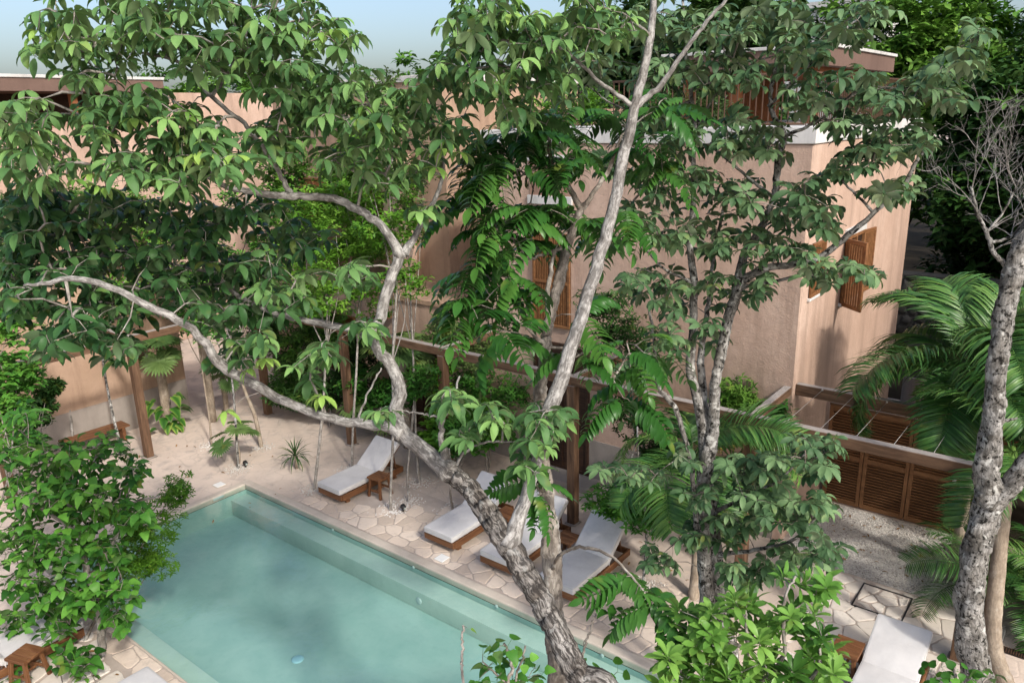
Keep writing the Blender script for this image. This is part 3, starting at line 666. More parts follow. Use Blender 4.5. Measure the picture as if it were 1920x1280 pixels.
# ================================================================ FURNITURE
def make_lounger(name, label, x0, y0, flip=False, wd=.70, grp='sun loungers around the pool', back=38):
    """foot end at y0, head towards +Y (flip: towards -Y)"""
    L = thing(name, label, 'lounger', (x0+wd/2, y0, 0.004), grp, PI if flip else 0)
    M0 = Matrix.Translation((x0+wd/2, y0, 0.004)) @ Matrix.Rotation(PI if flip else 0, 4, 'Z')
    h = wd/2; FL = 1.72
    def bx(nm, lo, hi, mat, par, bev=.006, M=None, seg=1, smooth=False):
        d = [hi[i]-lo[i] for i in range(3)]; c = Vector([(hi[i]+lo[i])/2 for i in range(3)])
        R = Matrix.Identity(4)
        if d[1] > d[0] and d[1] > d[2] and mat == 'teak': R = Matrix.Rotation(PI/2, 4, 'Z'); d = [d[1], d[0], d[2]]
        return link(nm, bevbox([-q/2 for q in d], [q/2 for q in d], bev, seg, nm, smooth), par, M_[mat], M0 @ (M if M else Matrix.Identity(4)) @ Matrix.Translation(c) @ R)
    fr = bx('frame', (-h-.01, .0, .11), (h+.01, .035, .235), 'teak', L)
    for s in (-1, 1): bx('side_rail', (s*(h+.01)-.0175, .036, .11), (s*(h+.01)+.0175, FL, .235), 'teak', L)
    bx('end_rail', (-h+.01, FL-.035, .112), (h-.01, FL-.001, .233), 'teak', L)
    for s in (-1, 1):
        for y in (.16, FL-.26): bx('leg', (s*(h-.06)-.03, y, 0), (s*(h-.06)+.03, y+.10, .112), 'teak', L)
    for k in range(8): bx('slat', (-h+.012, .09+k*.13, .195), (h-.012, .17+k*.13, .215), 'teak', L, .003)
    HY = 1.08; A = Matrix.Translation((0, HY, .245)) @ Matrix.Rotation(math.radians(back), 4, 'X')
    bf = bx('backrest', (-h+.025, 0.02, -.03), (h-.025, .055, .0), 'teak', L, .004, A)
    for s in (-1, 1): bx('backrest_rail', (s*(h-.045)-.02, .056, -.03), (s*(h-.045)+.02, .78, 0), 'teak', bf, .004, A)
    for k in range(5): bx('backrest_slat', (-h+.066, .10+k*.14, -.022), (h-.066, .18+k*.14, -.004), 'teak', bf, .003, A)
    for s in (-1, 1):
        B = Matrix.Translation((s*(h-.12), HY+.56, .16)) @ Matrix.Rotation(math.radians(100), 4, 'X'); bx('prop', (-.012, 0, -.012), (.012, .40 if back > 30 else .24, .012), 'teak', bf, .003, B)
    cs = bx('seat_cushion', (-h, -.02, .238), (h, HY-.003, .355), 'cushion_fabric', L, .034, None, 3, True)
    bc = bx('back_cushion', (-h, -.0, .002), (h, .80, .115), 'cushion_fabric', L, .034, A, 3, True)
    def pipe(Mx, y0, y1, zt, par):
        i_ = h-.0095; c_ = .03; pts = []
        for cx_, cy_, a0 in ((i_-c_, y1-.0095-c_, 0), (-i_+c_, y1-.0095-c_, PI/2), (-i_+c_, y0+.0095+c_, PI), (i_-c_, y0+.0095+c_, 1.5*PI)):
            for q in range(5): a = a0+q*PI/8; pts.append((cx_+c_*math.cos(a), cy_+c_*math.sin(a), zt-.0095))
        pts.append(pts[0]); pm = MB(); tube(pm, np.array(pts), [.0065]*len(pts), 5, 0, False); link('piping', pm.mesh('piping', True), par, M_['piping_fabric'], Mx)
    pipe(M0, -.02, HY-.003, .355, cs); pipe(M0 @ A, 0, .80, .115, bc)
    for z in (.262, .332): bx('piping', (-h-.003, -.0232, z-.004), (h+.003, -.018, z+.004), 'cushion_fabric', cs, .002)
    for s in (-1, 1): bx('tie', (s*(h+.004)-.004, HY-.03, .15), (s*(h+.004)+.004, HY-.015, .28), 'cushion_fabric', cs, .002)
    return L
make_lounger('sun_lounger', 'cushioned teak lounger standing alone beside the slender saplings', 1.80, .56)
make_lounger('sun_lounger', 'cushioned teak lounger with gravel ringed sapling beside its foot', 4.85, .56)
make_lounger('sun_lounger', 'cushioned teak lounger between the two small teak stools', 6.19, .56)
make_lounger('sun_lounger', 'cushioned teak lounger with a thin bare branch arching over it', 7.44, .54)
make_lounger('sun_lounger', 'cushioned teak lounger near the square stone inspection cover', 12.16, .42, back=26)
make_lounger('sun_lounger', 'cushioned teak lounger half hidden under the heart leaved tree', 1.95, -4.50, True)
make_lounger('sun_lounger', 'cushioned teak lounger by the thin trunk of the heart leaved tree', 4.40, -4.42, True)
def make_stool(label, x, y, rz=0.0, sx=.36, sy=.36, h=.45, z=.004):
    S = thing('teak_stool', label, 'stool', (x, y, z), 'small teak stools by the loungers', rz)
    M0 = Matrix.Translation((x, y, z)) @ Matrix.Rotation(rz, 4, 'Z')
    def bx(nm, lo, hi, M=None):
        c = Vector([(hi[i]+lo[i])/2 for i in range(3)]); d = [hi[i]-lo[i] for i in range(3)]
        return link(nm, bevbox([-q/2 for q in d], [q/2 for q in d], .006, 1, nm, False), S, M_['teak'], M0 @ (M or Matrix.Identity(4)) @ Matrix.Translation(c))
    w3 = sy/3
    for k in range(3): bx('seat_plank', (-sx/2, -sy/2+k*w3+.002, h-.045), (sx/2, -sy/2+(k+1)*w3-.002, h))
    for a in (-1, 1):
        for b in (-1, 1):
            M = Matrix.Translation((a*(sx/2-.055), b*(sy/2-.055), h-.047)) @ Matrix.Rotation(a*math.radians(-6), 4, 'Y') @ Matrix.Rotation(b*math.radians(6), 4, 'X') @ Matrix.Rotation(PI/2, 4, 'Y')
            bx('leg', (0, -.026, -.026), (h-.047, .026, .026), M)
    for b in (-1, 1): bx('stretcher', (-sx/2+.06, b*(sy/2-.03)-.015, .13), (sx/2-.06, b*(sy/2-.03)+.015, .175))
    bx('cross_stretcher', (-.015, -sy/2+.045, .14), (.015, sy/2-.045, .17))
    return S
make_stool('small teak stool beside the lounger that stands alone', 2.77, 1.37, .06)
make_stool('small teak stool partly behind the forked tree trunk', 5.86, 1.72, -.05)
make_stool('small teak stool beside the arching bare branch', 7.26, 1.64, .03)
make_stool('small teak stool beside the glossy rosette shrub', 11.96, 1.52, .0, .36, .42)
make_stool('small teak stool under the heart leaved tree', 2.88, -5.36, .35)
bn = thing('teak_bench', 'long teak bench of narrow slats against the house plinth', 'bench', (7.62, 4.0, .004))
for k in range(5): beam('seat_slat', (7.1, 3.80+k*.085, .43), (8.2, 3.80+k*.085, .43), .075, .03, M_['teak'], bn, .004)
for x in (7.2, 8.05):
    for y in (3.82, 4.12): boxo('leg', (x, y, .004), (x+.07, y+.06, .415), M_['teak'], bn, .005)
    boxo('rail', (x+.01, 3.88, .34), (x+.06, 4.12, .414), M_['teak'], bn, .004)
bn2 = thing('low_bench', 'low reddish timber bench against the terracotta wall', 'bench', (-4.7, -1.0, 0))
for k in range(4): beam('seat_slat', (-4.95+k*.12, -1.7, .36), (-4.95+k*.12, -.2, .36), .10, .04, M_['teak'], bn2, .004)
for y in (-1.6, -.4): boxo('leg', (-4.95, y, 0), (-4.55, y+.08, .34), M_['teak'], bn2, .005)
for (x, y), lab in (((3.66, 1.16), 'little black garden spotlight in the gravel ring by the sapling'), ((-.74, .50), 'little black garden spotlight beneath the young fan palm')):
    s_ = thing('garden_spotlight', lab, 'spotlight', (x, y, .004))
    M = Matrix.Translation((x, y, .10)) @ Matrix.Rotation(.5, 4, 'Y')
    link('head', bevbox((-.05, -.04, -.03), (.05, .04, .05), .008, 1, 'head'), s_, M_['black_metal'], M); boxo('stake', (x-.012, y-.012, 0), (x+.012, y+.012, .09), M_['black_metal'], s_)
    disc('lens', tuple(M @ Vector((.05, 0, .01))), .03, tuple(M.to_3x3() @ Vector((1, 0, 0))), .004, M_['lamp_glass'], s_)

# ================================================================ FOLIAGE
def leaflet(org, dr, up, L, W, e0, e1, fold=.25, nseg=5, prof='lance', twist=0.0):
    """one leaf blade: verts, faces. dr = outward, up = upward, e0..e1 elevation angles along it"""
    dr = np.array(dr, float); up = np.array(up, float); side = np.cross(up, dr)
    V = []; p = np.array(org, float)
    for i in range(nseg+1):
        t = i/nseg; e = e0+(e1-e0)*t; f = dr*math.cos(e)+up*math.sin(e); nrm = up*math.cos(e)-dr*math.sin(e)
        if prof == 'lance': wv = math.sin(PI*min(1, .06+.94*t))**.8*(1-.25*t)
        elif prof == 'obo': wv = math.sin(PI*t**1.5)**.75 if t < 1 else 0
        elif prof == 'obl': wv = math.sin(PI*min(1, .05+.95*t)**1.1)**.75
        elif prof == 'heart': wv = (1-t)**.75*min(1, t*6+.45)*1.15
        else: wv = math.sin(PI*min(1, .1+.9*t))**.6
        wv = max(wv, .02)*W/2; s = side*math.cos(twist*t)+nrm*math.sin(twist*t)
        fold_ = fold
        V += [p-s*wv+nrm*wv*fold, p.copy(), p+s*wv+nrm*wv*fold]; p = p+f*(L/nseg)
    F = []
    for i in range(nseg):
        a = 3*i; F += [(a+1, a, a+3, a+4), (a+2, a+1, a+4, a+5)]
    return np.array(V), F
def merge(parts):
    V = []; F = []; n = 0
    for v, f in parts:
        V.append(v); F += [tuple(i+n for i in q) for q in f]; n += len(v)
    return np.concatenate(V), F
def stalk(p0, p1, r=.012):
    p0 = np.array(p0, float); p1 = np.array(p1, float); d = p1-p0; d /= np.linalg.norm(d)+1e-9
    u = np.cross(d, (.3, .9, .2)); u /= np.linalg.norm(u); w_ = np.cross(d, u); V = []
    for p in (p0, p1):
        for k in range(3): a = 2*PI*k/3; V.append(p+(u*math.cos(a)+w_*math.sin(a))*r)
    return np.array(V), [(0, 1, 4, 3), (1, 2, 5, 4), (2, 0, 3, 5)]
def t_palmate(rg, n=5, W=.30, droop=(-.25, -1.45), lo=.7, prof='lance', up0=0.0):
    ps = []
    for k in range(n):
        a = 2*PI*(k+.5)/n*.92+rg.uniform(-.16, .16); ln = (1.0 if k in (n//2, n//2-1) else .88)*rg.uniform(lo, 1.05)
        d = (math.cos(a), math.sin(a), 0); e0 = droop[0]+up0+rg.uniform(-.25, .2); e1 = droop[1]+rg.uniform(-.3, .4)
        o = np.array(d)*.10*math.cos(e0)+np.array((0, 0, 1))*.10*math.sin(e0)
        ps.append(stalk((0, 0, 0), o, .009)); ps.append(leaflet(o, d, (0, 0, 1), ln, W*rg.uniform(.8, 1.12), e0, e1, .32, 5, prof, rg.uniform(-.7, .7)))
    return merge(ps)
def t_rosette(rg, n=11):
    ps = []
    for k in range(n):
        a = 2.399*k+rg.uniform(-.2, .2); e0 = (1.1-.095*k)+rg.uniform(-.12, .12); d = (math.cos(a), math.sin(a), 0)
        ps.append(leaflet((0, 0, -.02*k), d, (0, 0, 1), rg.uniform(.75, 1.05), .32*rg.uniform(.85, 1.1), e0, e0-rg.uniform(.5, 1.0), .2, 5, 'obo', rg.uniform(-.3, .3)))
    return merge(ps)
def t_heart(rg, n=3):
    ps = []
    for k in range(n):
        a = rg.uniform(0, 2*PI); d = (math.cos(a), math.sin(a), 0); o = np.array((d[0]*.35, d[1]*.35, rg.uniform(-.25, .25)))
        ps.append(stalk((0, 0, -.1), o, .012)); ps.append(leaflet(o, d, (0, 0, 1), rg.uniform(.7, 1), .72, rg.uniform(-.5, .1), rg.uniform(-1.4, -.8), .18, 5, 'heart'))
    return merge(ps)
def t_pinnate(rg, n=9, arch=(.25, -.9), W=.30, ll=.34, hang=-.95):
    """pinnate leaf, length 1 along +X"""
    ps = []; p = np.zeros(3); e = arch[0]; prev = p.copy()
    for i in range(n+1):
        t = i/n; e = arch[0]+(arch[1]-arch[0])*t; f = np.array((math.cos(e), 0, math.sin(e))); nrm = np.array((-math.sin(e), 0, math.cos(e)))
        p = prev+f/n
        if i: ps.append(stalk(prev, p, .008))
        if i > 0:
            l_ = ll*(math.sin(PI*(.25+.6*t)))*rg.uniform(.88, 1.1)
            for s in (-1, 1):
                d = np.array((.35, s, 0)); d = d/np.linalg.norm(d)
                ps.append(leaflet(p, d, np.array((0, 0, 1.0)), l_, W*l_, rg.uniform(-.35, .0), hang+rg.uniform(-.35, .25), .2, 4, 'lance', rg.uniform(-.3, .3)))
        prev = p
    ps.append(leaflet(p, (1, 0, 0), (0, 0, 1), ll*.8, W*ll, -.7, -1.2, .2, 4))
    return merge(ps)
def t_frond(rg, n=34, arch=(1.05, -1.0), ll=.30, vee=.35, droop=-.9, Wl=.018, curl=0.0):
    """palm frond, rachis length 1 starting along +X"""
    ps = []; prev = np.zeros(3); side = np.array((0, 1.0, 0)); yaw = 0.0
    for i in range(n+1):
        t = i/n; e = arch[0]+(arch[1]-arch[0])*t**1.15; yaw = curl*t; hx = np.array((math.cos(yaw), math.sin(yaw), 0))
        f = hx*math.cos(e)+np.array((0, 0, math.sin(e))); nrm = -hx*math.sin(e)+np.array((0, 0, math.cos(e))); p = prev+f/n
        ps.append(stalk(prev, p, .010*(1-.75*t)))
        if t > .14:
            l_ = ll*(math.sin(PI*(.12+.80*((t-.14)/.86)))**.6)*rg.uniform(.9, 1.1)
            sd_ = np.cross(nrm, f)
            for s in (-1, 1):
                d = f*.55+sd_*s*.85; d = d/np.linalg.norm(d); u = nrm-d*np.dot(nrm, d); u = u/np.linalg.norm(u)
                ps.append(leaflet(p, d, u, l_, Wl*rg.uniform(.9, 1.3), vee+rg.uniform(-.15, .15), droop+rg.uniform(-.5, .5), .3, 4, 'lance', rg.uniform(-.5, .5)))
        prev = p
    return merge(ps)
def t_fan(rg, n=30):
    """round fan leaf of radius 1, facing +Z, stalk towards -X"""
    ps = [stalk((-1.3, 0, -.25), (0, 0, 0), .018)]
    for k in range(n):
        a = -2.75+5.5*k/(n-1); d = np.array((math.cos(a), math.sin(a), 0)); l_ = (.82+.18*math.cos(a*.5))*rg.uniform(.93, 1.05)
        ps.append(leaflet((0, 0, 0), d, (0, 0, 1), l_, .155, .22+rg.uniform(-.05, .05), -.30+rg.uniform(-.25, .1), .55, 4, 'round'))
    return merge(ps)
def t_simple(rg, W=.45, n=1):
    ps = []
    for k in range(n):
        a = 2*PI*k/max(n, 1)+rg.uniform(-.4, .4); d = (math.cos(a), math.sin(a), 0)
        ps.append(leaflet((0, 0, 0), d, (0, 0, 1), rg.uniform(.8, 1.1), W, rg.uniform(-.2, .4), rg.uniform(-1.0, -.4), .25, 2, 'lance'))
    return merge(ps)
RG = random.Random(11)
def to_mesh(name, tm, mat, tint=None):
    V, F = tm; mb = MB(); mb.add(V, F)
    if tint is not None: mb.t = [np.asarray(tint)]
    me = mb.mesh(name, True); me.materials.append(mat); return me
def var_meshes(name, fn, mat, k=6):
    """k template variants as (V,F) and as meshes"""
    T = [fn() for _ in range(k)]; out = []
    for v, f in T:
        out.append(to_mesh(name, (v, f), mat, RG.uniform(.25, .75)+RNG.uniform(-.06, .06, len(v))))
    return T, out
def rot_rand(n, tilt, yaw=None, up=None):
    """random rotations: yaw all round, tilt from vertical"""
    ya = RNG.uniform(0, 2*PI, n) if yaw is None else yaw; ti = np.abs(RNG.normal(0, tilt, n)); az = RNG.uniform(0, 2*PI, n); R = np.zeros((n, 3, 3))
    for i in range(n):
        A = Matrix.Rotation(ti[i], 3, Vector((math.cos(az[i]), math.sin(az[i]), 0))) @ Matrix.Rotation(ya[i], 3, 'Z')
        R[i] = np.array(A)
    return R
def blobs(specs, seed, jitter=.6, gap=.1):
    """positions inside ellipsoids given as (u, v, ru, rv, D, n[, depth half range])"""
    rg = np.random.default_rng(seed); out = []
    for s in specs:
        u, v, ru, rv, D, n = s[:6]; dj = s[6] if len(s) > 6 else jitter; k = 0; tries = 0; mine = []
        while k < n and tries < n*30:
            tries += 1; q = rg.normal(0, 1, 3); q /= np.linalg.norm(q); q *= rg.random()**(1/2.4)
            p = P(u+q[0]*ru, v+q[1]*rv, D+q[2]*dj)
            if mine and min(np.linalg.norm(p-m) for m in mine) < gap: continue
            mine.append(p); k += 1
        out += mine
    return np.array(out)
def limb_path(pts, n=None):
    """[(u,v,D,diameter_px)] or ((x,y,z),radius) -> smooth points and radii"""
    Q = []; R = []
    for p in pts:
        if len(p) == 2: Q.append(np.array(p[0], float)); R.append(p[1])
        else: Q.append(P(*p[:3])); R.append(p[3]*p[2]/FPX/2)
    Q = np.array(Q); n = n or max(8, 5*len(Q)); C_ = catmull(Q, n); r = np.interp(np.linspace(0, 1, n), np.linspace(0, 1, len(R)), R)
    return C_, r
def grow(root, limbs, tips, bark, twig_mat=None, r0=.0035, maxr=.02, bend=.12, rough=.06, sides=12, name0='trunk', thin=1.0, bark2=None):
    """limbs as tubes (first = trunk), twigs grown from the nearest limb to every tip"""
    nodes = []; par = []; lim = []; nrm = []
    for i, pts in enumerate(limbs):
        C_, r = limb_path(pts, None if i else 11*len(pts)); r = r*thin
        for k in range(1, len(C_)-1): C_[k] += RNG.normal(0, .0045, 3)
        if i: r[:4] *= np.array((1.30, 1.18, 1.08, 1.03))
        mb = MB(); tube(mb, C_, r, (sides if i < 4 else max(6, sides-4)) if i else sides+8, rough*(1 if i else 1.5)); link(name0 if i == 0 else 'limb', mb.mesh('limb', True), root, bark if i == 0 or bark2 is None else bark2)
        step = max(1, len(C_)//14)
        for k in range(0, len(C_), step): nodes.append(C_[k]); par.append(-1); lim.append(r[k])
    if len(tips) == 0: return
    N = np.array(nodes); d = np.min(np.linalg.norm(tips[:, None]-N[None], axis=2), axis=1); order = np.argsort(d)
    N = list(N); paths = []; load = [0]*len(N)
    for t in order:
        tp = tips[t]; A = np.array(N); dd = np.linalg.norm(A-tp, axis=1)+.35*np.maximum(0, A[:, 2]-tp[2]); j = int(np.argmin(dd)); a = N[j]; L = np.linalg.norm(tp-a)
        k = max(2, int(L/.16)); off = RNG.normal(0, bend*L*.5, 3); ids = [j]
        for i in range(1, k+1):
            f = i/k; q = a+(tp-a)*f+off*math.sin(PI*f)*.5+np.array((0, 0, bend*L*.6*math.sin(PI*f))); N.append(q); par.append(ids[-1]); load.append(0); lim.append(maxr); ids.append(len(N)-1)
        paths.append(ids); q = ids[-1]
        while q >= 0: load[q] += 1; q = par[q]
    mb = MB()
    for ids in paths:
        pts = np.array([N[i] for i in ids]); rad = [min(maxr, r0*math.sqrt(load[i])) for i in ids]; rad[0] = rad[1] if len(rad) > 1 else rad[0]; rad[-1] = r0*.7
        tube(mb, pts, rad, 5, 0, False)
    link('twigs', mb.mesh('twigs', True), root, twig_mat or bark, None, 'stuff')
def put_leaves(root, T, meshes, tips, size, tilt, limit=290, name='leaf', crown='crown', mats=None, seed=0, yaw=None):
    """the leaves that show largest are pieces of their own, the rest one crown mesh"""
    n = len(tips); R = rot_rand(n, tilt, yaw); s = RNG.uniform(size[0], size[1], n); dist = np.linalg.norm(tips-np.array(CAM), axis=1); order = np.argsort(dist/s)
    rg = random.Random(seed)
    for i in order[:limit]:
        k = rg.randrange(len(meshes)); M = Matrix([[*(R[i][a]*s[i]), tips[i][a]] for a in range(3)]+[[0, 0, 0, 1]])
        link(name, meshes[k], root, None, M)
    rest = order[limit:]
    if len(rest):
        me = scatter(crown, list(T), R[rest]*s[rest][:, None, None], tips[rest], RNG.random(len(rest))); me.materials.append(meshes[0].materials[0]); link(crown, me, root, None, None, 'stuff')

# ---------------------------------------------------------------- the big forked tree over the pool
T_pal, Me_pal = var_meshes('palmate_leaf', lambda: t_palmate(RG, RG.choice((5, 5, 6)), .37), M_['leaf_palmate'], 8)
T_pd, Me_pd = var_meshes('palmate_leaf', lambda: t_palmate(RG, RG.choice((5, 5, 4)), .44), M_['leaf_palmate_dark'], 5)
T_yg, Me_yg = var_meshes('young_leaf', lambda: t_palmate(RG, RG.choice((4, 5)), .36, (-.3, -1.35)), M_['leaf_young'], 4)
big = thing('forked_tree', 'big leaning tree with fissured forked trunk and drooping palmate leaves', 'tree', (12.1, -4.95, 0))
limbs = [
 [((12.15, -4.98, -.1), .17), ((12.0, -4.85, 1.6), .15), (1150, 1345, 5.15, 76), (1090, 1270, 5.2, 69), (1045, 1185, 5.35, 65), (1000, 1100, 5.5, 62), (955, 1025, 5.6, 62), (915, 965, 5.7, 58), (880, 915, 5.8, 50), (835, 880, 5.9, 52)],
 [(845, 886, 5.88, 48), (800, 850, 5.95, 42), (755, 808, 6.0, 38), (742, 770, 6.05, 36), (750, 735, 6.1, 33), (735, 690, 6.15, 32), (705, 640, 6.2, 30), (718, 580, 6.2, 30), (735, 515, 6.2, 29), (755, 475, 6.2, 28)],
 [(755, 812, 6.0, 36), (720, 798, 6.02, 27), (660, 792, 6.1, 24), (600, 778, 6.15, 23), (540, 755, 6.2, 24), (480, 722, 6.25, 25), (420, 690, 6.15, 26), (390, 650, 6.05, 23), (350, 608, 5.9, 21), (280, 575, 5.75, 19), (210, 540, 5.65, 17), (140, 522, 5.6, 15), (90, 530, 5.6, 12), (45, 535, 5.6, 6)],
 [(690, 628, 6.2, 20), (640, 615, 6.25, 15), (580, 603, 6.35, 14), (520, 588, 6.4, 13), (460, 562, 6.5, 12), (400, 512, 6.6, 11), (340, 462, 6.7, 10), (280, 418, 6.8, 8), (235, 390, 6.8, 5)],
 [(752, 482, 6.2, 26), (720, 430, 6.15, 22), (680, 398, 6.1, 21), (620, 372, 6.05, 20), (560, 368, 6.0, 19), (490, 362, 5.95, 18), (430, 352, 5.9, 14), (366, 325, 5.85, 8), (260, 319, 5.8, 5)],
 [(758, 476, 6.2, 20), (785, 430, 6.25, 15), (805, 395, 6.3, 13), (825, 352, 6.35, 11), (830, 290, 6.4, 8), (800, 200, 6.4, 6)],
 [(545, 366, 6.0, 16), (527, 329, 5.95, 13), (484, 265, 5.85, 12), (453, 228, 5.8, 12), (396, 181, 5.7, 11), (336, 118, 5.7, 9), (285, 104, 5.7, 7), (232, 81, 5.7, 5), (180, 40, 5.7, 3)],
 [(398, 180, 5.7, 9), (427, 138, 5.7, 8), (453, 84, 5.7, 7), (470, 20, 5.7, 5), (475, -60, 5.7, 4)],
 [(400, 512, 6.6, 8), (300, 490, 6.6, 6), (210, 465, 6.6, 4)],
 [(955, 1020, 5.6, 50), (978, 955, 5.62, 36), (1003, 880, 5.7, 30), (1018, 810, 5.8, 34), (1035, 755, 5.85, 40), (1062, 680, 5.9, 37), (1095, 580, 5.95, 34), (1125, 480, 6.0, 32), (1150, 390, 6.0, 31), (1168, 300, 6.0, 30), (1190, 205, 5.95, 27), (1215, 100, 5.9, 21), (1225, -10, 5.85, 17), (1235, -120, 5.8, 14)],
 [(1190, 200, 5.95, 17), (1240, 160, 5.9, 15), (1280, 100, 5.85, 12), (1325, 40, 5.8, 10), (1380, -20, 5.75, 8)],
 [(835, 858, 5.9, 20), (828, 820, 5.85, 16), (832, 780, 5.8, 12), (850, 740, 5.8, 6), (862, 705, 5.8, 5)],
 [(850, 885, 5.9, 9), (870, 850, 5.85, 7), (905, 830, 5.8, 6), (960, 828, 5.8, 4)],
 [(832, 785, 5.85, 7), (790, 775, 5.85, 5), (760, 770, 5.85, 4)],
 [(672, 905-120, 6.1, 6), (690, 735, 6.1, 5), (715, 690, 6.1, 4)],
 [(1190, 200, 5.95, 12), (1120, 150, 5.9, 10), (1050, 90, 5.8, 8), (960, 60, 5.75, 5)],
 [(800, 205, 6.4, 6), (760, 180, 6.3, 5), (700, 190, 6.2, 4)],
]
leafb = [(40, 215, 70, 50, 5.7, 12), (70, 300, 80, 55, 5.9, 14), (170, 210, 70, 45, 5.8, 10), (120, 75, 75, 55, 5.8, 12), (175, 140, 55, 45, 5.8, 7), (260, 60, 80, 60, 5.7, 12), (330, 40, 60, 50, 5.7, 8),
 (250, 180, 60, 45, 5.8, 8), (250, 290, 90, 55, 5.8, 15), (350, 240, 70, 55, 5.7, 11), (330, 330, 80, 45, 5.8, 11), (420, 300, 60, 50, 5.7, 9), (400, 100, 70, 60, 5.7, 13), (470, 60, 70, 60, 5.7, 12), (530, 130, 80, 60, 5.8, 14),
 (560, 40, 60, 50, 5.8, 9), (590, 200, 80, 60, 5.9, 14), (520, 260, 60, 45, 5.9, 8), (660, 160, 60, 55, 5.9, 10), (690, 240, 70, 55, 6.0, 11), (740, 200, 55, 60, 6.1, 9), (770, 300, 55, 45, 6.3, 8), (790, 180, 50, 45, 6.2, 7), (850, 250, 50, 40, 6.3, 7),
 (640, 60, 50, 40, 5.9, 5), (880, 60, 70, 45, 5.7, 10), (960, 50, 80, 50, 5.7, 13), (1010, 120, 70, 55, 5.8, 11), (900, 150, 70, 45, 5.9, 10), (1060, 60, 60, 50, 5.7, 8), (960, 200, 50, 30, 6.0, 5), (840, 130, 45, 35, 6.1, 5),
 (1150, 40, 60, 45, 5.8, 8), (800, 390, 30, 25, 6.3, 2), (700, 330, 60, 35, 6.1, 6), (640, 290, 50, 35, 6.0, 5),
 (850, 740, 35, 25, 5.8, 4), (920, 780, 45, 30, 5.8, 4), (870, 810, 30, 20, 5.8, 2), (1000, 810, 50, 50, 5.8, 8), (1030, 790, 40, 50, 5.8, 5), (990, 870, 30, 25, 5.75, 3), (610, 650, 40, 25, 6.2, 4), (250, -5, 90, 40, 5.7, 9), (400, -10, 90, 45, 5.7, 9), (550, -15, 70, 35, 5.8, 6), (115, 15, 45, 35, 5.8, 4), (900, -5, 70, 35, 5.7, 6), (1090, -5, 70, 40, 5.8, 7), (690, 610, 40, 20, 6.2, 4), (540, 540, 60, 45, 6.4, 7), (660, 510, 45, 35, 6.3, 4), (560, 700, 40, 25, 6.2, 2), (480, 640, 40, 30, 6.3, 4), (715, 770, 25, 15, 6.0, 2)]
tips1 = blobs([(*b[:5], int(b[5]*2.9+.5)) for b in leafb], 3, .75, .085)
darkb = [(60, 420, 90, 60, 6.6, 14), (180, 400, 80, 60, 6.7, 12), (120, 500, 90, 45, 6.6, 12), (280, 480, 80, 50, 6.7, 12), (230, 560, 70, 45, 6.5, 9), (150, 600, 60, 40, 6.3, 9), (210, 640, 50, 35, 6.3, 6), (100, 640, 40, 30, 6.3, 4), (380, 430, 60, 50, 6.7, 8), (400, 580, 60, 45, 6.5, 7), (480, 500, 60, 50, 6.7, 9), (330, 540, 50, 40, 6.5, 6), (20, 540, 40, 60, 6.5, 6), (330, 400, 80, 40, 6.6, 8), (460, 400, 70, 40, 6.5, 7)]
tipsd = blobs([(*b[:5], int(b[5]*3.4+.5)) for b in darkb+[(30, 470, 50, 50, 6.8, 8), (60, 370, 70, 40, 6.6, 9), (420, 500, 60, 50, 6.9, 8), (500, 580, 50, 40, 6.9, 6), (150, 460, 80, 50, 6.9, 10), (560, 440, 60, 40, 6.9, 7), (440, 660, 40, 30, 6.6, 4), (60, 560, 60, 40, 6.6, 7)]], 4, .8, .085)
youngb = [(340, 200, 40, 25, 5.4, 3), (370, 280, 60, 25, 5.4, 5), (420, 290, 40, 20, 5.4, 3), (240, 215, 30, 15, 5.4, 2), (700, 215, 60, 30, 5.6, 5), (960, 20, 70, 25, 5.4, 6), (580, 60, 30, 20, 5.4, 2), (830, 290, 40, 30, 6.0, 4), (690, 615, 30, 12, 6.1, 2), (420, 760, 20, 12, 6.15, 1), (480, 670, 40, 25, 6.1, 3), (590, 740, 30, 12, 6.1, 2), (620, 70, 20, 20, 5.5, 2), (160, 340, 80, 25, 5.5, 4), (90, 60, 40, 30, 5.6, 3)]
tipsy = blobs(youngb, 6, .25, .12)
grow(big, limbs, np.concatenate([tips1, tipsd, tipsy]), M_['bark_fissured'], M_['bark_pale'], .0026, .013, .14, .02, 18, thin=.72, bark2=M_['bark_smooth'])
put_leaves(big, T_pal, Me_pal, tips1, (.125, .215), .42, 200, seed=1)
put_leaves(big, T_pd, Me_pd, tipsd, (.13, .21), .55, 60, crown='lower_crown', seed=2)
put_leaves(big, T_yg, Me_yg, tipsy, (.10, .17), .35, 30, name='young_leaf', seed=3)

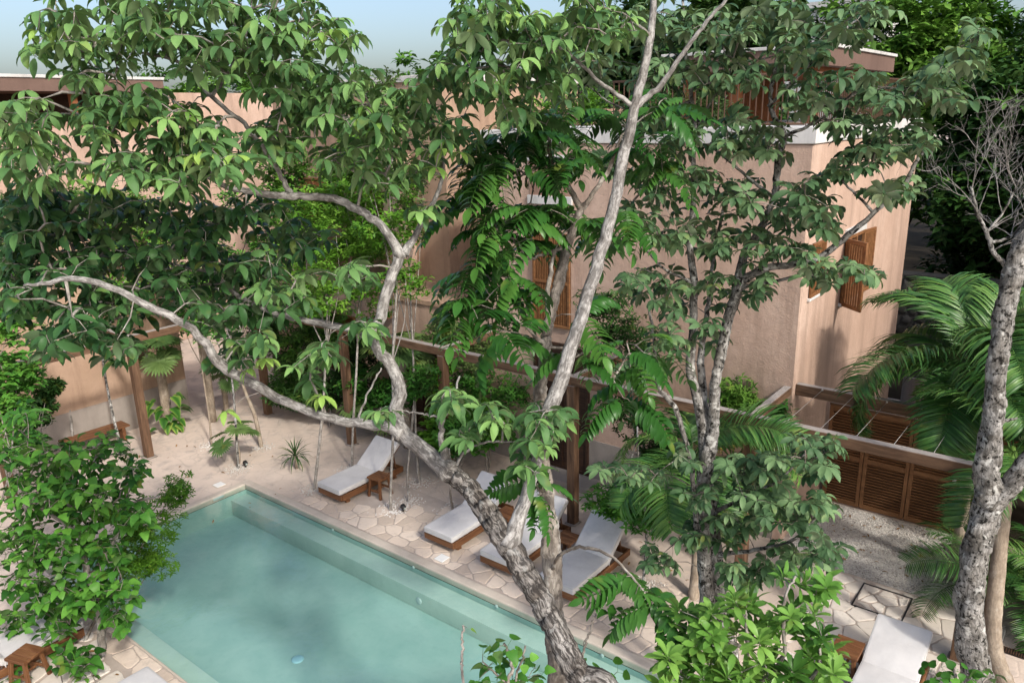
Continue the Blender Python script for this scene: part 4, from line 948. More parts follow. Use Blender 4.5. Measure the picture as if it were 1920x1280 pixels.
# ---------------------------------------------------------------- slender tree with feathery pinnate leaves
T_pin, Me_pin = var_meshes('pinnate_leaf', lambda: t_pinnate(RG, RG.choice((8, 9, 10)), (RG.uniform(-.1, .5), RG.uniform(-1.4, -.7)), .40, .44, hang=-1.25), M_['leaf_pinnate'], 6)
pin = thing('feathery_tree', 'slender grey tree with glossy drooping feather shaped leaves', 'tree', (11.16, -4.32, 0))
limbs = [
 [((11.16, -4.32, -.1), .095), ((11.12, -4.28, 1.5), .09), (1046, 1290, 6.0, 40), (1040, 1200, 6.05, 37), (1036, 1120, 6.1, 36), (1035, 1030, 6.15, 35), (1026, 950, 6.2, 30), (1020, 870, 6.25, 26), (1016, 790, 6.3, 25), (1012, 735, 6.35, 24), (1022, 660, 6.45, 20), (1030, 600, 6.5, 19), (1048, 530, 6.6, 20), (1066, 455, 6.7, 17), (1090, 390, 6.8, 13)],
 [(1030, 605, 6.5, 14), (1028, 540, 6.5, 9), (1040, 470, 6.5, 7)],
 [(1090, 392, 6.8, 12), (1060, 340, 6.85, 10), (1033, 300, 6.9, 8), (1030, 250, 6.9, 6)], [(1092, 390, 6.8, 11), (1115, 360, 6.8, 9), (1145, 310, 6.8, 8), (1165, 255, 6.8, 5)],
 [(1033, 1075, 6.1, 8), (1050, 1040, 5.9, 7), (1090, 1025, 5.7, 6), (1140, 1038, 5.5, 6), (1175, 1070, 5.4, 5), (1215, 1120, 5.3, 4), (1242, 1190, 5.25, 3)],
 [(1066, 460, 6.7, 8), (1010, 480, 6.6, 6), (950, 500, 6.5, 4)], [(1024, 650, 6.45, 8), (970, 600, 6.3, 5), (920, 590, 6.2, 4)]]
pb = [(930, 265, 60, 35, 6.9, 8), (880, 310, 40, 25, 6.8, 4), (1000, 240, 60, 35, 6.9, 7), (1060, 230, 50, 40, 6.9, 6), (960, 320, 60, 20, 6.8, 6), (900, 380, 45, 25, 6.7, 5), (1080, 300, 55, 25, 6.8, 5), (990, 400, 70, 25, 6.6, 8), (930, 440, 50, 35, 6.5, 7), (985, 450, 30, 30, 6.5, 3), (890, 500, 45, 35, 6.5, 5), (960, 540, 55, 30, 6.4, 5), (900, 580, 50, 30, 6.3, 5), (950, 620, 45, 20, 6.2, 4), (1085, 575, 25, 25, 6.5, 2), (1100, 420, 40, 40, 6.7, 5), (1090, 660, 30, 25, 6.4, 3), (1170, 420, 40, 40, 6.9, 4), (1190, 250, 60, 40, 6.9, 6), (1240, 200, 50, 30, 6.9, 4), (1200, 660, 40, 40, 7.2, 5), (1180, 740, 30, 30, 7.2, 3), (1240, 300, 40, 30, 7, 3)]
tp = blobs([(*b[:5], int(b[5]*1.5+.5)) for b in pb], 12, .55, .13); lowb = [(1000, 900, 22, 18, 5.9, 5), (1010, 920, 20, 12, 5.9, 3), (1170, 1075, 15, 12, 5.4, 3), (1200, 1110, 18, 15, 5.35, 4), (1230, 1150, 14, 20, 5.3, 4)]
tl = blobs(lowb, 14, .12, .05)
grow(pin, limbs, np.concatenate([tp, tl]), M_['bark_grey'], M_['bark_grey'], .003, .012, .12, .05, 10)
put_leaves(pin, T_pin, Me_pin, tp, (.34, .48), .35, 290, seed=5)
put_leaves(pin, T_pin, Me_pin, tl, (.26, .36), .5, 290, seed=6)

# ---------------------------------------------------------------- the many stemmed tree with grey green leaf whorls
T_who, Me_who = var_meshes('leaf_cluster', lambda: t_palmate(RG, RG.choice((6, 7, 8)), .33, (-.1, -1.35), .6, 'obl', .05), M_['leaf_greygreen'], 8)
gg = thing('many_stemmed_tree', 'many stemmed tree with lichen spotted bark and grey green leaf whorls', 'tree', (10.71, .24, 0))
limbs = [
 [((10.71, .24, -.1), .105), (1340, 1230, 9.7, 32), (1325, 1120, 9.6, 31), (1320, 1000, 9.5, 30), (1318, 920, 9.3, 30), (1326, 860, 9.2, 32), (1338, 790, 9.1, 24), (1342, 715, 9.0, 22), (1364, 605, 8.9, 21), (1384, 540, 8.8, 21), (1395, 480, 8.8, 17), (1425, 430, 8.7, 15), (1452, 370, 8.6, 14), (1458, 310, 8.5, 14), (1468, 255, 8.4, 13), (1445, 200, 8.3, 9), (1455, 120, 8.2, 8), (1480, 30, 8.1, 7), (1500, -40, 8.0, 5)],
 [((10.79, .30, -.1), .10), (1372, 1240, 9.8, 30), (1352, 1130, 9.7, 28), (1338, 1010, 9.5, 28), (1330, 930, 9.4, 27), (1322, 870, 9.3, 26)],
 [(1325, 865, 9.25, 22), (1310, 760, 9.15, 20), (1294, 690, 9.1, 19), (1300, 618, 9.0, 17), (1301, 531, 8.9, 16), (1294, 464, 8.8, 14), (1300, 380, 8.7, 11), (1300, 302, 8.6, 10), (1303, 242, 8.5, 9), (1297, 188, 8.5, 8), (1287, 100, 8.4, 7), (1280, 0, 8.3, 5)],
 [(1325, 860, 9.2, 18), (1320, 760, 9.2, 17), (1314, 690, 9.2, 15), (1320, 620, 9.2, 12), (1330, 560, 9.1, 9), (1340, 470, 9.1, 7), (1360, 380, 9, 6)],
 [(1392, 525, 8.8, 17), (1441, 502, 8.6, 15), (1522, 490, 8.4, 14), (1576, 453, 8.3, 13), (1638, 400, 8.2, 10), (1696, 346, 8.1, 9), (1713, 311, 8.1, 8), (1741, 269, 8.0, 5)],
 [(1305, 990, 9.3, 9), (1302, 920, 9.2, 10), (1289, 838, 9.0, 11), (1268, 770, 8.9, 11), (1250, 745, 8.8, 11), (1234, 722, 8.8, 10), (1229, 690, 8.8, 9), (1227, 640, 8.8, 7), (1215, 570, 8.7, 5)],
 [(1466, 258, 8.4, 9), (1510, 240, 8.2, 7), (1560, 210, 8.1, 6), (1620, 165, 8, 6), (1700, 165, 7.9, 5), (1790, 135, 7.8, 3)],
 [(1385, 540, 8.8, 9), (1440, 530, 8.6, 7), (1500, 515, 8.5, 6), (1530, 490, 8.4, 4)],
 [(1452, 372, 8.6, 8), (1400, 330, 8.6, 6), (1340, 280, 8.6, 5)], [(1303, 240, 8.5, 6), (1340, 180, 8.4, 5), (1380, 120, 8.3, 4)], [(1297, 190, 8.5, 6), (1230, 210, 8.5, 5), (1160, 200, 8.4, 4), (1100, 160, 8.3, 3)],
 [(1440, 200, 8.3, 6), (1520, 120, 8.1, 6), (1580, 60, 8, 5), (1640, 10, 7.9, 4)], [(1640, 400, 8.2, 6), (1600, 360, 8.1, 5), (1570, 330, 8.1, 4)],
 [(1340, 960, 9.4, 9), (1400, 930, 9.0, 7), (1460, 900, 8.7, 6), (1510, 850, 8.5, 4)], [(1345, 1040, 9.5, 9), (1420, 1030, 9.1, 8), (1490, 1010, 8.8, 7), (1540, 960, 8.6, 4)], [(1301, 531, 8.9, 7), (1240, 500, 8.7, 5), (1190, 440, 8.6, 4)]]
wb = [(1050, 150, 70, 45, 8.3, 6), (1110, 120, 55, 40, 8.3, 6), (1020, 270, 45, 30, 8.4, 3), (1130, 310, 40, 30, 8.4, 4), (1250, 40, 80, 50, 8.2, 15), (1360, 50, 70, 45, 8.1, 13), (1450, 40, 70, 40, 8.0, 12), (1230, 130, 70, 45, 8.4, 12), (1340, 130, 60, 40, 8.3, 10), (1420, 130, 60, 40, 8.2, 9), (1510, 90, 60, 45, 8.0, 10), (1590, 50, 50, 40, 7.9, 7), (1640, 20, 40, 30, 7.8, 5),
 (1200, 220, 60, 40, 8.5, 8), (1280, 250, 60, 45, 8.5, 9), (1370, 250, 55, 50, 8.4, 9), (1440, 270, 50, 40, 8.4, 7), (1520, 180, 60, 40, 8.1, 9), (1600, 160, 60, 40, 8.0, 9), (1680, 180, 55, 35, 7.9, 8), (1750, 150, 45, 40, 7.8, 6), (1810, 110, 40, 40, 7.8, 6), (1830, 60, 30, 30, 7.8, 3), (1790, 190, 35, 25, 7.8, 3), (1580, 230, 40, 30, 8.1, 4), (1650, 240, 35, 25, 8.0, 4),
 (1640, 285, 60, 30, 8.1, 7), (1720, 260, 35, 30, 8.0, 5), (1590, 310, 40, 25, 8.1, 4), (1700, 350, 25, 30, 8.1, 3), (1660, 360, 40, 25, 8.2, 4), (1510, 350, 50, 30, 8.4, 6), (1540, 400, 50, 35, 8.4, 7), (1480, 400, 45, 35, 8.6, 6), (1400, 370, 50, 45, 8.6, 8), (1320, 340, 50, 40, 8.7, 6), (1240, 340, 45, 50, 8.7, 7), (1250, 440, 50, 50, 8.8, 8), (1340, 440, 50, 45, 8.8, 8), (1430, 460, 45, 40, 8.7, 6), (1200, 410, 35, 40, 8.7, 5), (1200, 520, 45, 40, 8.9, 6), (1260, 550, 45, 45, 8.9, 7), (1350, 540, 40, 40, 9.0, 6), (1250, 630, 45, 40, 9.0, 6), (1330, 620, 35, 35, 9.1, 4), (1200, 690, 35, 35, 9.0, 4), (1420, 530, 35, 30, 8.7, 4), (1520, 520, 30, 25, 8.4, 3), (1555, 510, 25, 25, 8.4, 2), (1600, 500, 25, 15, 8.3, 2), (1635, 510, 20, 20, 8.3, 2), (1490, 470, 40, 25, 8.5, 4),
 (1510, 830, 40, 25, 8.5, 5), (1540, 870, 40, 30, 8.5, 5), (1390, 880, 55, 30, 8.9, 7), (1450, 870, 45, 35, 8.7, 6), (1420, 930, 50, 30, 8.9, 6), (1320, 930, 45, 30, 9.2, 5), (1290, 1000, 35, 30, 9.3, 4), (1360, 990, 55, 35, 9.2, 7), (1460, 960, 55, 40, 8.8, 8), (1530, 950, 35, 35, 8.6, 5), (1540, 1030, 40, 45, 8.7, 6), (1470, 1050, 50, 35, 8.9, 6), (1390, 1070, 50, 30, 9.2, 5), (1240, 1040, 35, 30, 9.4, 4), (1200, 890, 50, 18, 9.3, 5), (1150, 880, 40, 15, 9.3, 3), (1560, 830, 20, 15, 8.5, 2), (1280, 860, 30, 25, 9.1, 3)]
tw = blobs([(*b[:5], int(b[5]*2.8+.5)) for b in wb], 21, .9, .10)
grow(gg, limbs, tw, M_['bark_lichen'], M_['bark_grey'], .0028, .014, .13, .03, 12, thin=.92)
put_leaves(gg, T_who, Me_who, tw, (.15, .24), .48, 285, name='leaf_cluster', seed=8)
# little yellow flower sprays at some tips
V1, F1 = merge([leaflet((RG.uniform(-.5, .5), RG.uniform(-.5, .5), RG.uniform(0, 1.6)), (math.cos(a), math.sin(a), 0), (0, 0, 1), .35, .25, .2, -.4, .2, 1) for a in [RG.uniform(0, 6.28) for _ in range(22)]])
fl = to_mesh('flower_spray', (V1, F1), M_['petal_yellow'])
for (u, v, D) in ((1132, 30, 7.9), (1155, 65, 7.9), (1300, 60, 7.9), (1330, 70, 7.9), (1552, 82, 7.9), (1535, 95, 7.9), (1635, 190, 7.8), (1690, 155, 7.8), (1170, 135, 8.2), (1105, 118, 8.2), (1050, 208, 8.2), (1375, 845, 8.5), (1352, 850, 8.5), (1530, 832, 8.3), (1250, 90, 8.1)):
    link('flower_spray', fl, gg, None, Matrix.Translation(P(u, v, D)) @ Matrix.Scale(.04, 4))

# ---------------------------------------------------------------- generic leafy trees and shrubs
def sph(n, rg, shell=.55):
    q = rg.normal(0, 1, (n, 3)); q /= np.linalg.norm(q, axis=1)[:, None]; return q*(shell+(1-shell)*rg.random(n)**.5)[:, None]
SIMPLE = {k: [t_simple(RG, k, RG.choice((3, 4))) for _ in range(3)] for k in (.34, .5, .62)}
def leafy(root, clumps, mat, n_sub, n_leaf, size, W=.5, seed=1, sub=.30, name='crown', tmpl=None, tilt=.55):
    """crown: sub clumps inside ellipsoids (centre, radii), leaf sprays over the skin of every sub clump"""
    rg = np.random.default_rng(seed); T = []; tint = []
    for c, r in clumps:
        S = np.asarray(c)+sph(n_sub, rg, .35)*np.asarray(r)
        for s_ in S:
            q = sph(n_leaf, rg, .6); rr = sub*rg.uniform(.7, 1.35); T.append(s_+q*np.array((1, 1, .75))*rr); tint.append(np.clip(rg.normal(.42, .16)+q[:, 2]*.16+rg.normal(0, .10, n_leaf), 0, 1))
    T = np.concatenate(T); tint = np.concatenate(tint); n = len(T); R = rot_rand(n, tilt)*RNG.uniform(size[0], size[1], n)[:, None, None]
    tm = tmpl or SIMPLE[W]; k = rg.integers(0, len(tm), n); first = None
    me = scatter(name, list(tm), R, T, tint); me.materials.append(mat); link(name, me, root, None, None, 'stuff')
def stem_to(root, base, clumps, r, bark, lean=0.0, name0='trunk', sides=8, rtop=.35):
    cs = np.array([c for c, _ in clumps]); top = cs.mean(axis=0); b = np.array(base, float); top = np.array((top[0], top[1], min(top[2], cs[:, 2].min()+.4*(cs[:, 2].max()-cs[:, 2].min())+.05)))
    mid = b+(top-b)*.5+np.array((RNG.normal(0, .03), RNG.normal(0, .03), 0))*np.linalg.norm(top-b)
    C_ = catmull([b-np.array((0, 0, .08)), b+(mid-b)*.4, mid, top], 14); mb = MB(); tube(mb, C_, np.linspace(r, r*rtop, 14), sides, .04); link(name0, mb.mesh('trunk', True), root, bark)
    for c in cs:
        a = C_[int(RNG.integers(7, 13))]; m_ = (a+c)/2+RNG.normal(0, .08, 3)*np.linalg.norm(c-a); mb = MB(); tube(mb, catmull([a, m_, c], 7), np.linspace(r*.42, r*.12, 7), 6); link('limb', mb.mesh('limb', True), root, bark)
def tree(name, label, cat, base, clumps, mat, bark, r, n_sub, n_leaf, size, W=.5, seed=1, sub=.3, group=None, tmpl=None, tilt=.55):
    t_ = thing(name, label, cat, tuple(base), group); stem_to(t_, base, clumps, r, bark); leafy(t_, clumps, mat, n_sub, n_leaf, size, W, seed, sub, 'crown', tmpl, tilt); return t_
def px_clumps(L): return [(P(u, v, D), (ru*D/FPX, rz if rz else ru*D/FPX, rv*D/FPX)) for (u, v, D, ru, rv, rz) in L]

# heart leaved tree beside the pool
HT = [t_heart(RG, 3) for _ in range(4)]
T_h, Me_h = var_meshes('leaf_spray', lambda: t_heart(RG, 3), M_['leaf_heart'], 5)
ht = thing('heart_leaved_tree', 'bushy young tree with hanging heart shaped leaves over the pool edge', 'tree', (3.87, -4.86, .004))
limbs = [[((3.87, -4.86, -.05), .06), (192, 1230, 11.4, 14), (185, 1150, 11.2, 13), (165, 1080, 11.1, 12), (150, 1000, 11.0, 10), (120, 920, 11, 8)],
 [((3.5, -5.2, -.05), .04), (115, 1200, 11.6, 9), (85, 1120, 11.5, 8), (60, 1010, 11.4, 7), (40, 900, 11.3, 6)], [(165, 1085, 11.1, 8), (210, 1020, 11.0, 7), (240, 950, 10.9, 6), (300, 930, 10.8, 4)], [(150, 1000, 11, 7), (90, 960, 10.9, 6), (30, 930, 10.8, 5)], [(120, 920, 11, 6), (150, 860, 11, 5), (190, 830, 11, 4)], [(60, 1010, 11.4, 5), (30, 960, 11.2, 4), (10, 880, 11.2, 3)]]
hb = [(40, 850, 60, 45, 11.2, 34), (130, 860, 70, 40, 11.0, 40), (200, 840, 50, 25, 11.0, 16), (240, 880, 45, 35, 10.9, 20), (80, 930, 80, 50, 11.0, 52), (170, 940, 70, 50, 10.9, 46), (240, 960, 40, 40, 10.8, 18), (40, 1020, 60, 50, 11.1, 38), (120, 1030, 70, 50, 10.9, 46), (200, 1040, 50, 40, 10.9, 28), (60, 1100, 65, 35, 11.2, 30), (150, 1110, 60, 40, 10.9, 34), (215, 1110, 40, 35, 10.8, 18), (225, 1160, 30, 22, 10.8, 10), (30, 1160, 40, 30, 11.3, 14), (110, 1190, 30, 40, 11.2, 12), (150, 1240, 45, 35, 11.0, 20), (40, 780, 50, 30, 11.4, 16), (20, 1250, 25, 30, 11.2, 7), (100, 1140, 50, 30, 11, 16)]
hp = blobs([(*b[:5], int(b[5]*1.7)) for b in hb], 31, .95, .06); grow(ht, limbs, hp, M_['bark_pale'], M_['bark_grey'], .003, .012, .1, .04, 8)
put_leaves(ht, T_h, Me_h, hp, (.12, .22), .55, 285, name='leaf_spray', seed=9)
tree('round_shrub', 'bright green small leaved shrub overhanging the pool corner', 'shrub', (2.6, -4.55, .004), px_clumps([(290, 985, 12.0, 42, 40, .4), (320, 930, 12.1, 22, 28, .3), (255, 970, 12.0, 35, 30, .3), (285, 1060, 11.9, 22, 26, .3), (245, 1040, 11.9, 25, 20, .25)]), M_['leaf_bright'], M_['bark_grey'], .03, 13, 24, (.06, .10), .34, 5, .17)

# rosette shrub just below the terrace
T_ro, Me_ro = var_meshes('rosette', lambda: t_rosette(RG, RG.choice((10, 12, 14))), M_['leaf_rosette'], 6)
ro = thing('rosette_shrub', 'glossy bright green shrub of upright leaf rosettes by the pool end', 'shrub', (12.75, -2.9, .0))
limbs = [[((12.75, -2.9, -.05), .06), ((12.7, -2.8, 2.0), .05), (1400, 1330, 5.3, 16), (1385, 1260, 5.3, 13)], [(1390, 1290, 5.3, 9), (1400, 1225, 5.25, 8), (1345, 1190, 5.2, 6), (1320, 1150, 5.2, 5)], [(1400, 1225, 5.25, 8), (1400, 1180, 5.2, 6), (1398, 1140, 5.2, 5)], [(1395, 1300, 5.3, 9), (1465, 1240, 5.2, 8), (1468, 1150, 5.2, 7), (1475, 1110, 5.2, 5), (1492, 1080, 5.2, 4)], [(1395, 1310, 5.3, 9), (1310, 1290, 5.2, 7), (1260, 1240, 5.2, 5)], [(1400, 1310, 5.3, 9), (1520, 1270, 5.2, 7), (1540, 1210, 5.2, 5)]]
rb = [(1300, 1160, 45, 28, 5.25, 7), (1320, 1210, 50, 30, 5.2, 7), (1260, 1240, 40, 22, 5.2, 5), (1390, 1130, 40, 22, 5.2, 5), (1420, 1190, 45, 25, 5.2, 6), (1360, 1260, 60, 25, 5.2, 9), (1450, 1250, 55, 25, 5.2, 8), (1500, 1160, 45, 28, 5.25, 7), (1530, 1210, 40, 30, 5.25, 6), (1540, 1110, 30, 20, 5.3, 4), (1480, 1095, 25, 15, 5.3, 2), (1270, 1290, 50, 25, 5.2, 6), (1520, 1270, 40, 25, 5.2, 5), (1400, 1300, 90, 20, 5.2, 10), (1560, 1250, 25, 25, 5.3, 3)]
rp_ = blobs(rb, 41, .35, .09); grow(ro, limbs, rp_, M_['bark_pale'], None, .003, .01, .08, .03, 8)
put_leaves(ro, T_ro, Me_ro, rp_, (.115, .165), .4, 285, name='rosette', seed=10)
def twiggy(name, label, base, lines, leaves, mat, cat='sapling', size=(.08, .12), bark='bark_grey', tm=None, nm='leaf'):
    t_ = thing(name, label, cat, tuple(base)); tips = np.array([P(*l) for l in leaves]) if leaves else np.zeros((0, 3))
    grow(t_, lines, tips, M_[bark], None, .0025, .006, .08, .02, 6)
    if len(tips): put_leaves(t_, tm[0], tm[1], tips, size, .6, 250, name=nm, seed=3)
    return t_
LOB = var_meshes('leaf_spray', lambda: t_heart(RG, 3), M_['leaf_bright'], 4); LOD = var_meshes('leaf_spray', lambda: t_heart(RG, 3), M_['leaf_heart'], 4)
twiggy('bare_sapling', 'thin bare sapling with one yellowing leaf above the water', (11.05, -5.2, 0), [[((11.05, -5.2, -.05), .012), ((11.05, -5.15, 2.6), .011), (868, 1290, 5.6, 5), (866, 1230, 5.6, 5), (868, 1172, 5.6, 4)]], [(876, 1176, 5.58)], None, 'sapling', (.07, .075), 'bark_pale', var_meshes('leaf', lambda: t_heart(RG, 1), M_['leaf_young'], 2))
twiggy('lobed_sapling', 'low young sapling with lobed leaves at the foot of the forked tree', (11.7, -4.9, 0), [[((11.6, -5.0, -.05), .02), ((11.55, -4.95, 2.5), .018), (955, 1320, 5.1, 8), (960, 1250, 5.1, 6), (945, 1205, 5.1, 4)], [(965, 1285, 5.1, 5), (985, 1210, 5.1, 4)], [(960, 1290, 5.1, 5), (905, 1240, 5.1, 3)]], [(u, v, 5.05+.1*((u+v) % 3)) for u, v in ((905, 1225), (925, 1240), (930, 1215), (950, 1210), (915, 1255), (940, 1260), (970, 1240), (985, 1235), (1005, 1250), (960, 1225), (900, 1270), (930, 1275), (960, 1270), (990, 1270), (1015, 1262))], None, 'sapling', (.09, .13), 'bark_grey', LOD, 'leaf_spray')
twiggy('stick_sapling', 'thin upright sapling with a few leaves beside the leaning trunk', (11.95, -4.5, 0), [[((11.95, -4.5, -.05), .015), ((11.9, -4.45, 2.8), .013), (1085, 1290, 5.5, 5), (1092, 1230, 5.5, 5), (1110, 1170, 5.5, 4), (1122, 1135, 5.5, 3)], [(1093, 1235, 5.5, 3), (1096, 1200, 5.5, 2)]], [(1135, 1130, 5.5), (1147, 1140, 5.5), (1085, 1255, 5.4), (1105, 1250, 5.4), (1140, 1275, 5.4), (1158, 1258, 5.4)], None, 'sapling', (.08, .11), 'bark_pale', LOD, 'leaf_spray')
twiggy('leafy_sapling', 'low leafy sapling in front of the lounger near the inspection cover', (13.6, -.6, 0), [[((13.6, -.6, -.05), .02), ((13.62, -.6, 1.6), .016), (1800, 1320, 7.2, 8), (1790, 1250, 7.2, 5)], [(1800, 1330, 7.2, 5), (1850, 1270, 7.2, 4)]], [(u, v, 7.2) for u, v in ((1745, 1258), (1765, 1250), (1780, 1265), (1800, 1255), (1760, 1275), (1820, 1270), (1840, 1258), (1860, 1268), (1795, 1278), (1845, 1280))], None, 'sapling', (.10, .15), 'bark_pale', LOD, 'leaf_spray')

# ---------------------------------------------------------------- right: lichen trunk, palms
lt = thing('lichen_tree', 'thick pale lichen patched trunk with bare silvery twigs', 'tree', (13.5, 2.15, 0))
limbs = [[((13.5, 2.15, -.1), .20), (1832, 1270, 10.0, 62), (1818, 1180, 9.9, 56), (1820, 1090, 9.8, 56), (1835, 1010, 9.7, 58), (1855, 940, 9.6, 58), (1850, 880, 9.5, 50), (1862, 790, 9.4, 42), (1868, 700, 9.3, 42), (1880, 610, 9.2, 42), (1895, 530, 9.1, 40), (1915, 460, 9.0, 36), (1945, 390, 8.9, 27), (1965, 300, 8.9, 17), (1960, 210, 8.9, 9), (1975, 120, 8.9, 4)],
 [(1850, 950, 9.6, 44), (1890, 915, 9.5, 46), (1925, 870, 9.3, 42), (1980, 800, 9.2, 34), (2030, 690, 9.1, 24), (2045, 560, 9.0, 14), (2080, 430, 9.0, 5)], [(1865, 785, 9.4, 14), (1885, 788, 9.35, 9), (1908, 783, 9.3, 3)],
 [(1900, 508, 9.1, 14), (1878, 490, 9.1, 11), (1862, 470, 9.1, 10), (1850, 435, 9.1, 9), (1832, 400, 9.1, 7), (1820, 350, 9.1, 5)], [(1858, 455, 9.1, 7), (1900, 440, 9.1, 6), (1930, 400, 9.0, 5)], [(1850, 435, 9.1, 6), (1880, 400, 9.1, 5), (1915, 330, 9.0, 4)]]
grow(lt, limbs, np.zeros((0, 3)), M_['bark_lichen'], M_['bark_smooth'], rough=.04, sides=14, thin=.86)
rgb = np.random.default_rng(55); mb = MB()
def spray(a, d, L, r, depth):
    """a bare twig that forks"""
    pts = [a]; v = d.copy(); n = 6
    for _ in range(n): v = v+rgb.normal(0, .13, 3)+np.array((0, 0, .04)); v /= np.linalg.norm(v); pts.append(pts[-1]+v*L/n)
    tube(mb, np.array(pts), np.linspace(r, r*.45, n+1), 5, 0, False)
    if depth:
        for k in range(3 if depth > 1 else 4):
            q = pts[int(rgb.integers(2, n+1))]; w_ = v+rgb.normal(0, .55, 3); w_ /= np.linalg.norm(w_); spray(q, w_, L*rgb.uniform(.5, .8), r*.6, depth-1)
for k in range(13):
    a0 = [P(1862, 470, 9.1), P(1850, 435, 9.1), P(1835, 402, 9.1), P(1895, 442, 9.1), P(1822, 355, 9.1), P(1905, 350, 9.0), P(1880, 400, 9.1)][k % 7]
    an = rgb.uniform(-2.9, -.5); d = AX_R*math.cos(an)+AX_D*math.sin(an)+AX_F*rgb.normal(0, .35); spray(a0, d/np.linalg.norm(d), rgb.uniform(.45, .8), .0075, 3)
link('twigs', mb.mesh('twigs', True), lt, M_['bark_smooth'], None, 'stuff')
def palm(name, label, base, crown, r, fr_mesh, n, L, seed, el=(.2, 1.25), bark='bark_palm', shaft=True, yaws=None, trunk=True, nm='frond', pts=None):
    t_ = thing(name, label, 'palm', tuple(base)); b = np.array(base, float); c = np.array(crown, float); rg = random.Random(seed)
    if trunk:
        C_ = catmull(pts or [b-np.array((0, 0, .05)), b+(c-b)*.35+np.array((.05, .03, 0)), b+(c-b)*.7+np.array((.04, -.02, 0)), c], 40)
        rr = np.linspace(r*1.15, r*.85, 40)*(1+.045*(np.arange(40) % 3 == 0)); mb = MB(); tube(mb, C_, rr, 12, .01); link('trunk', mb.mesh('trunk', True), t_, M_[bark])
        if shaft:
            d = c-C_[-6]; d /= np.linalg.norm(d); mb = MB(); tube(mb, [c-d*.1, c+d*.15, c+d*.35, c+d*.5], [r*.95, r*1.0, r*.8, r*.35], 10); link('crownshaft', mb.mesh('shaft', True), t_, M_['leaf_young']); c = c+d*.35
    for k in range(n):
        ya = yaws[k] if yaws else 2.399*k+rg.uniform(-.3, .3); e = rg.uniform(*el)
        M = Matrix.Translation(c) @ Matrix.Rotation(ya, 4, 'Z') @ Matrix.Rotation(-(e-.8), 4, 'Y') @ Matrix.Rotation(rg.uniform(-.4, .4), 4, 'X') @ Matrix.Scale(L*rg.uniform(.85, 1.12), 4)
        link(nm, fr_mesh[rg.randrange(len(fr_mesh))], t_, None, M)
    return t_
FR = [to_mesh('frond', t_frond(RG, 72, (1.0, a), .34, .40, -.95, .0165, RG.uniform(-.35, .35)), M_['leaf_palm'], None) for a in (-.6, -1.0, -1.35, -.85)]
FRn = [to_mesh('frond', t_frond(RG, 60, (.9, a), .30, .25, -.6, .011, RG.uniform(-.25, .25)), M_['leaf_palm'], None) for a in (-.5, -.9, -1.2)]
for me in FR+FRn: me.attributes['tint'].data.foreach_set('value', np.clip(np.random.default_rng(len(me.vertices)).normal(.5, .22, len(me.vertices)//15+1).repeat(15)[:len(me.vertices)], 0, 1).astype(np.float32))
palm('arching_palm', 'lush palm whose long fronds arch over the louvred gate', (12.7, 4.9, 0), P(1822, 750, 12.1), .085, FR, 22, 2.3, 3, (.15, 1.3))
palm('tall_palm', 'palm with ringed trunk growing beside the lichen patched tree', (13.75, 2.6, 0), P(1890, 905, 10.6), .105, FR, 8, 1.45, 8, (.1, 1.2), pts=[np.array((13.75, 2.6, -.05)), P(1862, 1200, 10.6), P(1872, 1050, 10.6), P(1885, 930, 10.6)])
palm('low_palm', 'low dark palm clump at the shaded edge of the gravel', (13.3, 4.6, 0), (13.3, 4.6, .15), .08, FRn, 16, 1.5, 5, (.3, 1.3), trunk=False)
palm('shade_palm', 'bushy dark palm crowding behind the drain grate', (14.2, 4.5, 0), (14.2, 4.5, .25), .08, FR, 14, 1.6, 15, (.3, 1.3), trunk=False)
palm('rear_palm', 'dark palm rising against the dry stone wall', (12.6, 8.4, 0), (12.6, 8.4, 1.5), .08, FR, 14, 2.1, 25, (.3, 1.3))
palm('yard_palm', 'broad palm in the shaded yard behind the gate', (13.9, 7.2, 0), (13.9, 7.2, 1.3), .08, FR, 15, 2.2, 35, (.3, 1.35))
palm('courtyard_palm', 'palm with pale ringed trunk and green crownshaft behind the many stemmed tree', (9.52, 1.91, 0), P(1300, 900, 12.35), .075, FR, 12, 1.75, 9, (.2, 1.3))
palm('slim_palm', 'slim palm with thin brown trunk close to the house corner', (9.2, 3.45, 0), P(1368, 900, 13.3), .045, FRn, 11, 1.35, 19, (.2, 1.2))
mo = tree('mossy_trunk_tree', 'thin dark leaved tree leaning by the teak bench', 'tree', (8.28, 3.55, 0), px_clumps([(1180, 770, 14.0, 45, 40, .4), (1190, 680, 14.0, 40, 40, .4), (1170, 620, 14.0, 40, 40, .4), (1240, 850, 13.9, 30, 30, .3), (1130, 560, 14, 35, 35, .3)]), M_['leaf_jungle'], M_['bark_grey'], .06, 16, 18, (.10, .16), .34, 61, .22)

